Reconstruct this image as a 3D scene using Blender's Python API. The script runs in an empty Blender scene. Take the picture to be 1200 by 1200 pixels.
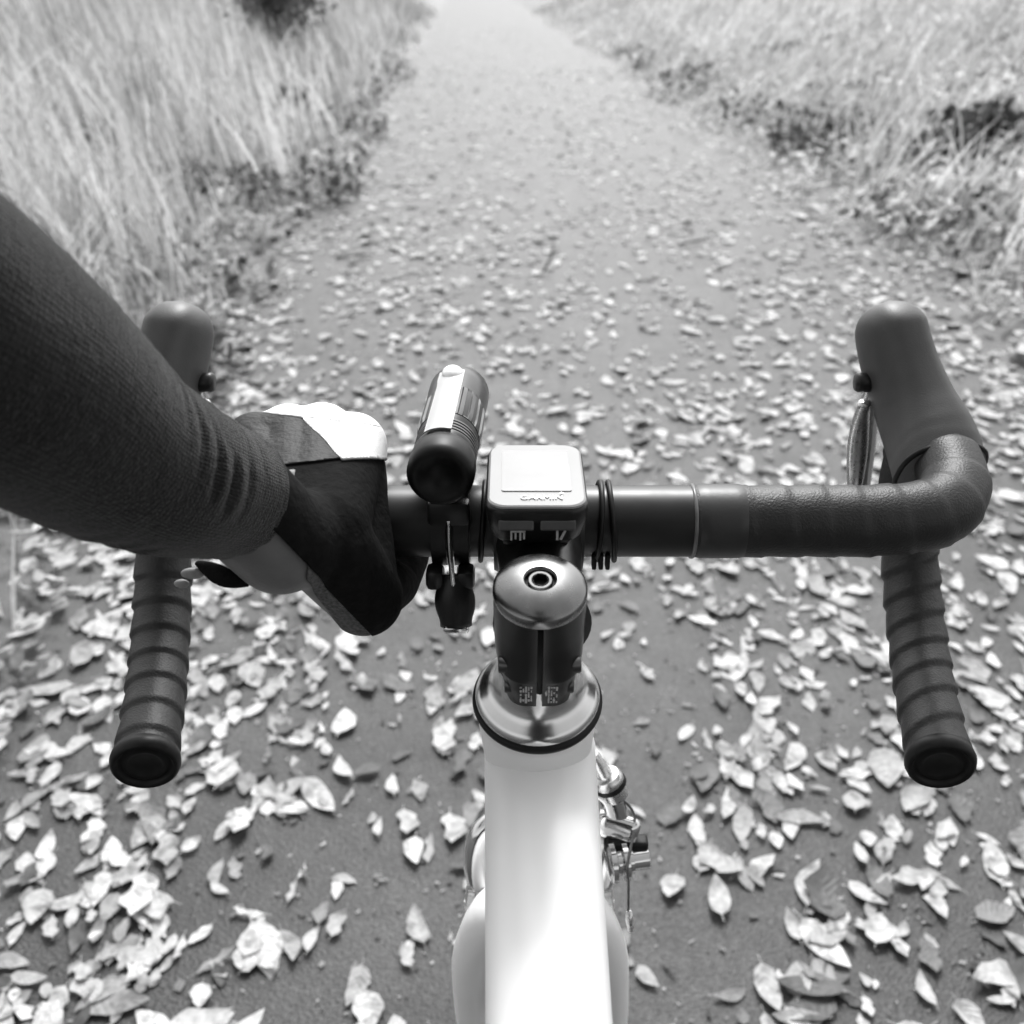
import bpy, bmesh, math, random
import numpy as np
from mathutils import Vector, Matrix, Quaternion, noise as mnoise
R = math.radians
random.seed(7); rng = np.random.default_rng(11)
scene = bpy.context.scene
COL = scene.collection

# ------------------------------------------------------------------ camera
CAM_LOC = Vector((-0.0125, -0.474, 1.231)); PITCH = 26.0
cd = bpy.data.cameras.new('camera'); cam = bpy.data.objects.new('camera', cd); COL.objects.link(cam)
cd.sensor_width = 36; cd.lens = 36 * 1292 / 1200; cd.clip_start = 0.01; cd.clip_end = 900
cam.location = CAM_LOC; cam.rotation_euler = (R(90 - PITCH), 0, 0)
cd.dof.use_dof = True; cd.dof.focus_distance = 0.52; cd.dof.aperture_fstop = 12.0
scene.camera = cam
# ------------------------------------------------------------------ sky, sun, exposure
SUN_EL, SUN_AZ = 51.0, 6.0          # azimuth: degrees right of straight ahead
w = bpy.data.worlds.new('World'); scene.world = w; w.use_nodes = True
nt = w.node_tree; bg = nt.nodes['Background']
sky = nt.nodes.new('ShaderNodeTexSky'); sky.sky_type = 'NISHITA'; sky.sun_disc = False
sky.sun_elevation = R(SUN_EL); sky.sun_rotation = R(SUN_AZ); sky.dust_density = 4.0; sky.air_density = 1.5
bw = nt.nodes.new('ShaderNodeRGBToBW')     # the photograph is black and white
nt.links.new(sky.outputs[0], bw.inputs[0]); nt.links.new(bw.outputs[0], bg.inputs[0])
bg.inputs[1].default_value = 0.13
ld = bpy.data.lights.new('sun', 'SUN'); ld.energy = 1.3; ld.angle = R(16); ld.color = (1, 1, 1)
so = bpy.data.objects.new('sun', ld); COL.objects.link(so)
sd = Vector((math.sin(R(SUN_AZ)) * math.cos(R(SUN_EL)), math.cos(R(SUN_AZ)) * math.cos(R(SUN_EL)), math.sin(R(SUN_EL))))
so.rotation_euler = sd.to_track_quat('Z', 'Y').to_euler()
vs = scene.view_settings; vs.view_transform = 'Standard'; vs.look = 'None'; vs.gamma = 1.0; vs.exposure = 1.1
vs.use_curve_mapping = False
scene.cycles.max_bounces = 6

GZ = 0.06                            # level of the path (bike dimensions are measured from the bar)

# ------------------------------------------------------------------ helpers
def tag(o, label=None, cat=None, group=None, kind=None):
    if label: o['label'] = label
    if cat: o['category'] = cat
    if group: o['group'] = group
    if kind: o['kind'] = kind
    return o
def empty(name, loc=(0, 0, 0)):
    o = bpy.data.objects.new(name, None); COL.objects.link(o); o.location = loc; o.empty_display_size = .05; return o
def link(name, me, mat=None, parent=None, smooth=True):
    if mat:
        for m in (mat if isinstance(mat, (list, tuple)) else [mat]): me.materials.append(m)
    if smooth and len(me.polygons): me.polygons.foreach_set('use_smooth', np.ones(len(me.polygons), bool))
    o = bpy.data.objects.new(name, me); COL.objects.link(o)
    if parent:
        o.parent = parent
        wm = Matrix.Identity(4); p = parent
        chain = []
        while p: chain.append(p); p = p.parent
        for p in reversed(chain): wm = wm @ p.matrix_parent_inverse @ p.matrix_basis
        o.matrix_parent_inverse = wm.inverted()
    return o
def obj(name, bm, mat=None, parent=None, smooth=True, sharp=None):
    me = bpy.data.meshes.new(name)
    bmesh.ops.recalc_face_normals(bm, faces=bm.faces[:])
    bm.to_mesh(me); bm.free()
    o = link(name, me, mat, parent, smooth)
    if sharp: me.set_sharp_from_angle(angle=R(sharp))
    return o
def catmull(pts, n):
    P = [Vector(p) for p in pts]; P = [2 * P[0] - P[1]] + P + [2 * P[-1] - P[-2]]
    out = []
    for i in range(1, len(P) - 2):
        a, b, c, d = P[i - 1], P[i], P[i + 1], P[i + 2]
        for k in range(n):
            t = k / n
            out.append(.5 * ((2 * b) + (c - a) * t + (2 * a - 5 * b + 4 * c - d) * t * t + (3 * b - a - 3 * c + d) * t ** 3))
    out.append(P[-2].copy()); return out
def resample(pts, step):
    d = [0]
    for a, b in zip(pts, pts[1:]): d.append(d[-1] + (b - a).length)
    n = max(2, int(d[-1] / step)); out = []; j = 0
    for i in range(n + 1):
        s = d[-1] * i / n
        while j < len(d) - 2 and d[j + 1] < s: j += 1
        t = (s - d[j]) / max(1e-9, d[j + 1] - d[j]); out.append(pts[j].lerp(pts[j + 1], t))
    return out
def frames(pts, up=(0, 0, 1)):
    T = []
    for i in range(len(pts)):
        T.append((pts[min(i + 1, len(pts) - 1)] - pts[max(i - 1, 0)]).normalized())
    u = Vector(up); u = (u - T[0] * u.dot(T[0])).normalized(); fr = []
    for i, t in enumerate(T):
        if i: 
            q = T[i - 1].rotation_difference(t); u = q @ u; u = (u - t * u.dot(t)).normalized()
        fr.append((t, u, t.cross(u)))
    return fr
def tube(bm, pts, rad, seg=24, cap=True, up=(0, 0, 1), prof=None):
    """swept tube; rad = number, list or f(i, t, angle); prof(i,t,angle)->(side, up) overrides"""
    fr = frames(pts, up); n = len(pts); rings = []
    for i, p in enumerate(pts):
        t = i / (n - 1); ring = []
        for k in range(seg):
            a = 2 * math.pi * k / seg
            if prof: x, y = prof(i, t, a)
            else:
                r = rad(i, t, a) if callable(rad) else (rad[i] if hasattr(rad, '__len__') else rad)
                x, y = r * math.cos(a), r * math.sin(a)
            ring.append(bm.verts.new(p + fr[i][2] * x + fr[i][1] * y))
        rings.append(ring)
    for a, b in zip(rings, rings[1:]):
        for k in range(seg):
            bm.faces.new((a[k], a[(k + 1) % seg], b[(k + 1) % seg], b[k]))
    if cap:
        bm.faces.new(rings[0][::-1]); bm.faces.new(rings[-1])
    return rings
def lathe(bm, prof, origin, axis, seg=40, cap=False):
    """prof: list of (r, s) along axis from origin"""
    axis = Vector(axis).normalized(); u = axis.orthogonal().normalized(); v = axis.cross(u); o = Vector(origin); rings = []
    for r, s in prof:
        rings.append([bm.verts.new(o + axis * s + (u * math.cos(2 * math.pi * k / seg) + v * math.sin(2 * math.pi * k / seg)) * max(r, 1e-5)) for k in range(seg)])
    for a, b in zip(rings, rings[1:]):
        for k in range(seg): bm.faces.new((a[k], a[(k + 1) % seg], b[(k + 1) % seg], b[k]))
    if cap: bm.faces.new(rings[0][::-1]); bm.faces.new(rings[-1])
def box(bm, c, s, rot=None, bevel=0, seg=2):
    m = Matrix.Translation(Vector(c)) @ (rot.to_4x4() if rot else Matrix.Identity(4)) @ Matrix.Diagonal((s[0], s[1], s[2], 1))
    r = bmesh.ops.create_cube(bm, size=1, matrix=m); vs_ = r['verts']
    if bevel:
        es = list({e for v in vs_ for e in v.link_edges})
        bmesh.ops.bevel(bm, geom=es, offset=bevel, segments=seg, affect='EDGES', profile=.5)
def ball(bm, c, r, scale=(1, 1, 1), rot=None, u=20, v=12):
    m = Matrix.Translation(Vector(c)) @ (rot.to_4x4() if rot else Matrix.Identity(4)) @ Matrix.Diagonal((r * scale[0], r * scale[1], r * scale[2], 1))
    bmesh.ops.create_uvsphere(bm, u_segments=u, v_segments=v, radius=1, matrix=m)
def capsule(bm, a, b, ra, rb, n=8, seg=20):
    a, b = Vector(a), Vector(b); d = (b - a).normalized(); pts = []; rad = []
    for i in range(n + 1):
        th = math.pi / 2 * (1 - i / n); pts.append(a - d * ra * math.sin(th)); rad.append(max(1e-4, ra * math.cos(th)))
    for i in range(n + 1):
        th = math.pi / 2 * i / n; pts.append(b + d * rb * math.sin(th)); rad.append(max(1e-4, rb * math.cos(th)))
    tube(bm, pts, rad, seg)

# ------------------------------------------------------------------ materials (all greys: the photograph is black and white)
def mat(name, v, rough=.5, metal=0., spec=.5, v2=None, scale=40., bump=0., bscale=400., coat=0., rough2=None, detail=4, coords='Object', stretch=None, sheen=0.):
    m = bpy.data.materials.new(name); m.use_nodes = True; t = m.node_tree; b = t.nodes['Principled BSDF']
    b.inputs['Base Color'].default_value = (v, v, v, 1); b.inputs['Roughness'].default_value = rough
    b.inputs['Metallic'].default_value = metal; b.inputs['Specular IOR Level'].default_value = spec
    b.inputs['Coat Weight'].default_value = coat; b.inputs['Coat Roughness'].default_value = .08
    b.inputs['Sheen Weight'].default_value = sheen; b.inputs['Sheen Roughness'].default_value = .4
    tc = t.nodes.new('ShaderNodeTexCoord'); src = tc.outputs[coords]
    if stretch:
        mp = t.nodes.new('ShaderNodeMapping'); mp.inputs['Scale'].default_value = stretch; t.links.new(src, mp.inputs[0]); src = mp.outputs[0]
    if v2 is not None or rough2 is not None:
        n = t.nodes.new('ShaderNodeTexNoise'); n.inputs['Scale'].default_value = scale; n.inputs['Detail'].default_value = detail
        t.links.new(src, n.inputs['Vector'])
        if v2 is not None:
            r = t.nodes.new('ShaderNodeValToRGB'); r.color_ramp.elements[0].position = .3; r.color_ramp.elements[1].position = .7
            r.color_ramp.elements[0].color = (v, v, v, 1); r.color_ramp.elements[1].color = (v2, v2, v2, 1)
            t.links.new(n.outputs['Fac'], r.inputs[0]); t.links.new(r.outputs[0], b.inputs['Base Color'])
        if rough2 is not None:
            mr = t.nodes.new('ShaderNodeMapRange'); mr.inputs[1].default_value = .3; mr.inputs[2].default_value = .7
            mr.inputs[3].default_value = rough; mr.inputs[4].default_value = rough2
            t.links.new(n.outputs['Fac'], mr.inputs[0]); t.links.new(mr.outputs[0], b.inputs['Roughness'])
    if bump:
        n2 = t.nodes.new('ShaderNodeTexNoise'); n2.inputs['Scale'].default_value = bscale; n2.inputs['Detail'].default_value = 3
        t.links.new(src, n2.inputs['Vector'])
        bp = t.nodes.new('ShaderNodeBump'); bp.inputs['Strength'].default_value = bump; bp.inputs['Distance'].default_value = .001
        t.links.new(n2.outputs['Fac'], bp.inputs['Height']); t.links.new(bp.outputs[0], b.inputs['Normal'])
    return m
M = {}
M['bar'] = mat('satin black alloy', .006, .36, spec=.5, v2=.009, scale=90, rough2=.42)
M['tape'] = mat('dark handlebar tape', .010, .46, spec=.45, v2=.016, scale=120, bump=.35, bscale=900)
M['fintape'] = mat('finishing tape', .022, .4, v2=.030, scale=60, bump=.05, bscale=500)
M['hood'] = mat('rubber hood', .050, .46, v2=.064, scale=60, bump=.15, bscale=1200)
M['rubber'] = mat('black rubber', .004, .45, spec=.25, v2=.010, scale=200)
M['blackplastic'] = mat('black plastic', .008, .34, spec=.4, v2=.012, scale=150, bump=.1, bscale=1500)
M['greyplastic'] = mat('grey button plastic', .07, .4, v2=.085, scale=200)
M['steel'] = mat('brushed steel', .62, .24, 1., v2=.7, scale=300, rough2=.32)
M['chrome'] = mat('polished alloy', .72, .12, 1., v2=.66, scale=60, rough2=.2)
M['darkmetal'] = mat('anodised grey cap', .20, .2, 1., v2=.24, scale=120, rough2=.3)
M['conemetal'] = mat('grey headset alloy', .62, .18, 1., v2=.68, scale=100, rough2=.26)
M['stem'] = mat('black painted alloy', .007, .28, spec=.5, v2=.011, scale=90, rough2=.36)
M['white'] = mat('white frame paint', .89, .35, spec=.3, v2=.87, scale=20)
M['print'] = mat('pale print', .55, .5, v2=.4, scale=500)
M['faceplate'] = mat('pale computer face', .20, .3, v2=.22, scale=30, coat=.1)
M['screen'] = mat('grey lcd screen', .19, .25, v2=.25, scale=25, coat=.35)
M['letter'] = mat('white lettering', .95, .4, v2=.93, scale=50)
M['lamp'] = mat('anodised lamp body', .02, .28, .25, v2=.03, scale=100, rough2=.3)
M['highlight_and_switch'] = mat('lamp switch and painted highlight', .86, .3, .3, v2=.82, scale=80)
M['glass'] = mat('lamp glass', .8, .05, spec=.8, v2=.75, scale=30)
M['sleeve'] = mat('dark ribbed knit', .011, .9, spec=.12, v2=.018, scale=90, bump=.9, bscale=900, sheen=.22)
M['cuff'] = mat('grey ribbed cuff', .055, .85, spec=.25, v2=.075, scale=130, bump=.4, bscale=300, sheen=.25)
M['skin'] = mat('skin', .10, .5, v2=.125, scale=80, bump=.2, bscale=700)
M['glove'] = mat('black glove fabric', .005, .9, spec=.10, v2=.009, scale=200, bump=.8, bscale=260)
M['gloveback'] = mat('grey glove panel', .010, .6, spec=.25, v2=.026, scale=90, bump=.6, bscale=350)
M['glovewhite'] = mat('white glove fabric', .80, .7, v2=.77, scale=120, bump=.3, bscale=900)
M['terry'] = mat('grey towelling', .05, .95, v2=.14, scale=700, bump=.8, bscale=1500)
M['boltgrey'] = mat('grey bolt', .07, .4, .9, v2=.09, scale=200)
M['boltdark'] = mat('dark bolt', .08, .3, .9, v2=.1, scale=200)
M['fuzz'] = mat('wool fuzz', .10, .9, v2=.16, scale=200)
M['tab'] = mat('pale strap', .20, .6, v2=.27, scale=300)
M['tyre'] = mat('tyre', .02, .7, v2=.03, scale=200)

# ------------------------------------------------------------------ ground: one sheet, path and banks
def xl(y): return -0.98 - 0.042 * np.maximum(0, y - 3) + .10 * np.sin(y * .9 + 1) + .05 * np.sin(y * 2.3)
def xr(y): return 1.78 - 0.030 * np.maximum(0, y - 3) + .10 * np.sin(y * .7 + 2) + .05 * np.sin(y * 1.9)
def vnoise(x, y, s, seed=0):
    x = np.asarray(x, float) * s + seed * 17.3; y = np.asarray(y, float) * s + seed * 9.1
    xi, yi = np.floor(x), np.floor(y); fx, fy = x - xi, y - yi
    fx = fx * fx * (3 - 2 * fx); fy = fy * fy * (3 - 2 * fy)
    def h(a, b): 
        v = np.sin(a * 127.1 + b * 311.7 + seed) * 43758.5453; return v - np.floor(v)
    return (h(xi, yi) * (1 - fx) + h(xi + 1, yi) * fx) * (1 - fy) + (h(xi, yi + 1) * (1 - fx) + h(xi + 1, yi + 1) * fx) * fy
def hgt(x, y):
    x = np.asarray(x, float); y = np.asarray(y, float)
    dl = np.maximum(0, xl(y) - x); dr = np.maximum(0, x - xr(y))
    cx = (xl(y) + xr(y)) / 2
    crown = -.012 * np.minimum(((x - cx) / 1.4) ** 2, 1.5)
    bank_l = .10 * (1 - np.exp(-dl * 1.5)) + .07 * np.minimum(dl, 6) 
    bank_r = .12 * (1 - np.exp(-dr * 1.2)) + .16 * np.minimum(dr, 4)
    rough = np.where((dl > 0) | (dr > 0), (vnoise(x, y, 1.7, 1) - .5) * .10 * np.minimum(1, (dl + dr) * 2), 0)
    fade = np.clip(1 - (np.abs(y) - 60) / 60, 0, 1)
    return GZ + crown + (bank_l + bank_r + rough) * fade + (vnoise(x, y, 3, 4) - .5) * .006
xs = np.concatenate([-np.geomspace(400, 6, 24), np.linspace(-5.8, 5.8, 118), np.geomspace(6, 400, 24)])
ys = np.concatenate([np.linspace(-6, 0, 20), np.linspace(.1, 18, 180), np.geomspace(18.3, 700, 70)])
X, Y = np.meshgrid(xs, ys); Z = hgt(X, Y); nx, ny = len(xs), len(ys)
V = np.stack([X, Y, Z], -1).reshape(-1, 3)
ii, jj = np.meshgrid(np.arange(nx - 1), np.arange(ny - 1)); q = (jj * nx + ii).ravel()
Fc = np.stack([q, q + 1, q + 1 + nx, q + nx], -1)
gm = bpy.data.meshes.new('ground'); gm.from_pydata(V.tolist(), [], Fc.tolist())
pa = gm.attributes.new('verge', 'FLOAT', 'POINT')
dl = xl(Y) - X; dr = X - xr(Y); pa.data.foreach_set('value', np.clip(np.maximum(dl, dr) * 2.2 + .5, 0, 1).ravel().astype(np.float32))
def ground_mat():
    m = bpy.data.materials.new('damp path and litter soil'); m.use_nodes = True; t = m.node_tree; b = t.nodes['Principled BSDF']
    tc = t.nodes.new('ShaderNodeTexCoord')
    def noise(scale, detail=6, rough=.6):
        n = t.nodes.new('ShaderNodeTexNoise'); n.inputs['Scale'].default_value = scale; n.inputs['Detail'].default_value = detail
        n.inputs['Roughness'].default_value = rough; t.links.new(tc.outputs['Object'], n.inputs['Vector']); return n.outputs['Fac']
    def ramp(f, a, b_, p0=.3, p1=.7):
        r = t.nodes.new('ShaderNodeValToRGB'); r.color_ramp.elements[0].position = p0; r.color_ramp.elements[1].position = p1
        r.color_ramp.elements[0].color = (a, a, a, 1); r.color_ramp.elements[1].color = (b_, b_, b_, 1); t.links.new(f, r.inputs[0]); return r.outputs[0]
    def mix(kind, f, a, b_):
        x = t.nodes.new('ShaderNodeMix'); x.data_type = 'RGBA'; x.blend_type = kind
        if isinstance(f, float): x.inputs[0].default_value = f
        else: t.links.new(f, x.inputs[0])
        t.links.new(a, x.inputs[6]); t.links.new(b_, x.inputs[7]); return x.outputs[2]
    path = mix('MULTIPLY', 1., ramp(noise(2.2, 5), .028, .062), ramp(noise(160, 3), .45, 1.5, .3, .72))
    path = mix('MULTIPLY', 1., path, ramp(noise(26, 6, .7), .7, 1.15))
    path = mix('MULTIPLY', 1., path, ramp(noise(420, 2), .55, 1.6, .35, .75))
    soil = mix('MULTIPLY', 1., ramp(noise(5, 6), .035, .10), ramp(noise(70, 5), .6, 1.4))
    at = t.nodes.new('ShaderNodeAttribute'); at.attribute_name = 'verge'
    col = mix('MIX', at.outputs['Fac'], path, soil)
    t.links.new(col, b.inputs['Base Color'])
    r = t.nodes.new('ShaderNodeMapRange'); r.inputs[3].default_value = .43; r.inputs[4].default_value = .60
    t.links.new(noise(7, 5), r.inputs[0]); t.links.new(r.outputs[0], b.inputs['Roughness'])
    vo = t.nodes.new('ShaderNodeTexVoronoi'); vo.inputs['Scale'].default_value = 220; t.links.new(tc.outputs['Object'], vo.inputs['Vector'])
    ad = t.nodes.new('ShaderNodeMath'); ad.operation = 'ADD'; t.links.new(vo.outputs['Distance'], ad.inputs[0]); t.links.new(noise(120, 5), ad.inputs[1])
    bp = t.nodes.new('ShaderNodeBump'); bp.inputs['Strength'].default_value = .45; bp.inputs['Distance'].default_value = .003
    t.links.new(ad.outputs[0], bp.inputs['Height']); t.links.new(bp.outputs[0], b.inputs['Normal'])
    b.inputs['Specular IOR Level'].default_value = .38
    return m
tag(link('ground', gm, ground_mat()), kind='structure')

# ------------------------------------------------------------------ foliage material with per-blade tone
def leafy(name, lo, hi, rough=.5, trans=.25, attr='tone', spec=.35, veins=False):
    m = bpy.data.materials.new(name); m.use_nodes = True; t = m.node_tree; b = t.nodes['Principled BSDF']
    if attr == 'object':
        oi = t.nodes.new('ShaderNodeObjectInfo'); fac = oi.outputs['Color']
    else:
        at = t.nodes.new('ShaderNodeAttribute'); at.attribute_name = attr; fac = at.outputs['Fac']
    r = t.nodes.new('ShaderNodeValToRGB'); r.color_ramp.elements[0].color = (lo, lo, lo, 1); r.color_ramp.elements[1].color = (hi, hi, hi, 1)
    t.links.new(fac, r.inputs[0])
    def noise(scale, detail):
        n = t.nodes.new('ShaderNodeTexNoise'); n.inputs['Scale'].default_value = scale; n.inputs['Detail'].default_value = detail
        g = t.nodes.new('ShaderNodeNewGeometry'); t.links.new(g.outputs['Position'], n.inputs['Vector']); return n.outputs['Fac']
    def ramp(f, a, b_, p0, p1):
        q = t.nodes.new('ShaderNodeValToRGB'); q.color_ramp.elements[0].color = (a, a, a, 1); q.color_ramp.elements[1].color = (b_, b_, b_, 1)
        q.color_ramp.elements[0].position = p0; q.color_ramp.elements[1].position = p1; t.links.new(f, q.inputs[0]); return q.outputs[0]
    def mul(a, b_):
        x = t.nodes.new('ShaderNodeMix'); x.data_type = 'RGBA'; x.blend_type = 'MULTIPLY'; x.inputs[0].default_value = 1
        t.links.new(a, x.inputs[6]); t.links.new(b_, x.inputs[7]); return x.outputs[2]
    col = mul(r.outputs[0], ramp(noise(90, 4), .70, 1.1, .3, .62))
    if veins:
        def math_(op, a, b_=None):
            q = t.nodes.new('ShaderNodeMath'); q.operation = op
            for k, v in enumerate((a, b_)):
                if v is None: continue
                if isinstance(v, (int, float)): q.inputs[k].default_value = v
                else: t.links.new(v, q.inputs[k])
            return q.outputs[0]
        def at_(nm):
            q = t.nodes.new('ShaderNodeAttribute'); q.attribute_name = nm; return q.outputs['Fac']
        u, v = at_('along'), math_('ABSOLUTE', at_('across'))
        side = math_('ABSOLUTE', math_('SINE', math_('MULTIPLY', math_('SUBTRACT', u, math_('MULTIPLY', v, .22)), 22.)))
        mid = ramp(v, 1.12, 1., .03, .10)
        col = mul(mul(col, ramp(side, .91, 1., .0, .35)), mid)
        col = mul(col, ramp(noise(35, 3), .55, 1.08, .32, .5))         # brown blotches
        bp = t.nodes.new('ShaderNodeBump'); bp.inputs['Strength'].default_value = .3; bp.inputs['Distance'].default_value = .002
        t.links.new(side, bp.inputs['Height']); t.links.new(bp.outputs[0], b.inputs['Normal'])
    t.links.new(col, b.inputs['Base Color'])
    b.inputs['Roughness'].default_value = rough; b.inputs['Specular IOR Level'].default_value = spec
    if trans:
        tr = t.nodes.new('ShaderNodeBsdfTranslucent'); t.links.new(col, tr.inputs[0])
        ms = t.nodes.new('ShaderNodeMixShader'); ms.inputs[0].default_value = trans
        t.links.new(b.outputs[0], ms.inputs[1]); t.links.new(tr.outputs[0], ms.inputs[2]); t.links.new(ms.outputs[0], t.nodes['Material Output'].inputs[0])
    return m
M['grass'] = leafy('dry grass', .06, .92, trans=.4)
M['leaf'] = leafy('fallen leaf', .05, .60, rough=.5, trans=.12, veins=True)
M['leafone'] = leafy('fallen leaf single', .06, .60, rough=.5, trans=.12, attr='object', veins=True)
M['weed'] = leafy('dark weed leaf', .03, .14, trans=.15)
M['bush'] = leafy('bramble leaf', .05, .16, trans=.15)

def mesh_np(name, V, Fq, tone=None):
    """V (n,3); Fq (m,4) quads"""
    me = bpy.data.meshes.new(name); n, m = len(V), len(Fq)
    me.vertices.add(n); me.vertices.foreach_set('co', np.ascontiguousarray(V, np.float32).ravel())
    me.loops.add(m * 4); me.loops.foreach_set('vertex_index', np.ascontiguousarray(Fq, np.int32).ravel())
    me.polygons.add(m); me.polygons.foreach_set('loop_start', np.arange(0, m * 4, 4, dtype=np.int32))
    if tone is not None:
        a = me.attributes.new('tone', 'FLOAT', 'POINT'); a.data.foreach_set('value', tone.astype(np.float32))
    me.update(calc_edges=True); me.validate(); return me

def blades(name, x, y, h, lean, az, wid, tone, bend=1.0, segs=4):
    n = len(x); z = hgt(x, y) - .01
    t = np.linspace(0, 1, segs + 1)[None, :]
    dx, dy = np.cos(az)[:, None], np.sin(az)[:, None]
    ang = lean[:, None] * (.35 + .65 * bend * t)
    hor = np.cumsum(np.concatenate([np.zeros((n, 1)), np.sin(ang[:, 1:])], 1), 1) / segs * h[:, None]
    ver = np.cumsum(np.concatenate([np.zeros((n, 1)), np.cos(ang[:, 1:])], 1), 1) / segs * h[:, None]
    px = x[:, None] + dx * hor; py = y[:, None] + dy * hor; pz = z[:, None] + ver
    wv = wid[:, None] * (1 - t ** 1.6) * .5 + .0002
    pa_ = rng.uniform(0, np.pi, n)[:, None]; wx, wy = np.cos(pa_), np.sin(pa_)
    A = np.stack([px - wx * wv, py - wy * wv, pz], -1); B = np.stack([px + wx * wv, py + wy * wv, pz], -1)
    V = np.stack([A, B], 2).reshape(-1, 3)
    base = (np.arange(n) * (segs + 1) * 2)[:, None] + (np.arange(segs) * 2)[None, :]
    Fq = np.stack([base, base + 1, base + 3, base + 2], -1).reshape(-1, 4)
    return mesh_np(name, V, Fq, np.repeat(tone, (segs + 1) * 2))

def scatter(n, side, y0, y1, wmax, pw):
    """points on one verge, more of them near; side -1 left, +1 right"""
    y = y0 + (y1 - y0) * rng.random(n) ** 1.7
    d = wmax * (0.15 + .85 * np.clip(y / 12, .25, 1)) * rng.random(n) ** pw
    x = xl(y) - d if side < 0 else xr(y) + d
    return x, y, d
GHOLES = [(2.7, 6.0, .5), (2.2, 7.6, .4), (3.2, 5.6, .45), (4.6, 9.8, .65), (2.2, 8.0, .4), (3.3, 13, .65), (-3.4, 9.5, .55), (-3.2, 12, .55), (-2.9, 6.9, .4), (3.55, 8.4, .6), (2.75, 9.5, .4), (4.3, 7.6, .45), (2.5, 6.2, .3), (-2.15, 8.2, .4), (-2.2, 10.2, .45), (-1.75, 4.6, .3), (-1.6, 5.9, .35), (-2.6, 5.2, .3), (1.9, 12.5, .35)]      # bare hollows
def open_ground(x, y):
    k = np.ones(len(x), bool)
    for a, b, r_ in GHOLES: k &= ((x - a) ** 2 + (y - b) ** 2) > (r_ * (.6 + .6 * rng.random(len(x)))) ** 2
    return k
# left verge: tall dry grass in clumps
N = 62000
x, y, d = scatter(N, -1, .6, 42, 7.5, 1.25)
cl = vnoise(x, y, 2.3, 3) * .6 + vnoise(x, y, .9, 31) * .4; keep = open_ground(x, y) & (rng.random(N) < np.clip(-.35 + 1.9 * cl, .04, 1) * np.clip(.08 + d * 1.4, 0, 1) * np.clip((y - 1.2) / 1.6, .0, 1))
x, y, d, cl = x[keep], y[keep], d[keep], cl[keep]; n = len(x)
h = (.16 + .52 * np.clip(d / 1.0, 0, 1)) * (.45 + .95 * rng.random(n)) * (.6 + .7 * cl)
lean = R(8) + R(62) * rng.random(n) ** 1.5
az = np.pi + rng.normal(0, 1.2, n) + 1.5 * (vnoise(x, y, 1.2, 6) - .5)
wid = (.0055 + .0095 * rng.random(n) ** 2) * (1 + np.clip(y, 0, 30) * .07)
tone = np.clip(.45 * vnoise(x, y, 2.2, 8) + .75 * rng.random(n) - .08, 0, 1)
tag(link('grass', blades('tall_grass', x, y, h, lean, az, wid, tone, 1.35), M['grass'], smooth=False), 'tall pale dry grass growing along the left bank of the path', 'grass', kind='stuff')
def stalks(N, side, h0, h1, l0, l1, az0, azs, name, label):
    x, y, d = scatter(N, side, 1.8, 26, 6.5, 1.1); k = (vnoise(x, y, 1.7, 91) > .35) & (d > .25); x, y = x[k], y[k]; n = len(x)
    tag(link('stalks', blades(name, x, y, rng.uniform(h0, h1, n), R(l0) + R(l1 - l0) * rng.random(n), az0 + rng.normal(0, .9, n), rng.uniform(.010, .022, n) * (1 + np.clip(y, 0, 30) * .03), rng.uniform(.75, 1, n), 1.5, 6), M['grass'], smooth=False), label, 'stalks', kind='stuff')
stalks(5200, -1, .35, .85, 6, 60, np.pi, 1., 'stout_stalks', 'stout pale stalks standing among the grass of the left bank')
stalks(4200, 1, .25, .6, 20, 80, .4, 1., 'bent_stalks', 'stout bent pale stalks among the grass of the right bank')
# right verge: shorter flopped grass in tussocks
N = 60000
x, y, d = scatter(N, 1, .6, 42, 7.5, 1.2)
cl = vnoise(x, y, 2.1, 13) * .7 + vnoise(x, y, .8, 33) * .3; keep = open_ground(x, y) & (rng.random(N) < np.clip(-.5 + 2.2 * cl, .03, 1) * np.clip(.1 + d * 1.3, 0, 1))
x, y, d, cl = x[keep], y[keep], d[keep], cl[keep]; n = len(x)
h = (.10 + .34 * np.clip(d / 1.3, 0, 1)) * (.4 + .95 * rng.random(n)) * (.5 + .9 * cl)
lean = R(25) + R(60) * rng.random(n)
az = .35 + rng.normal(0, .9, n) + 1.5 * (vnoise(x, y, 1.2, 16) - .5)
wid = (.007 + .011 * rng.random(n) ** 2) * (1 + np.clip(y, 0, 30) * .07)
tone = np.clip(.45 * vnoise(x, y, 2.2, 18) + .8 * rng.random(n) + .05, 0, 1)
tag(link('grass', blades('short_grass', x, y, h, lean, az, wid, tone, 1.35), M['grass'], smooth=False), 'short flopped pale grass covering the right bank of the path', 'grass', kind='stuff')

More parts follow.
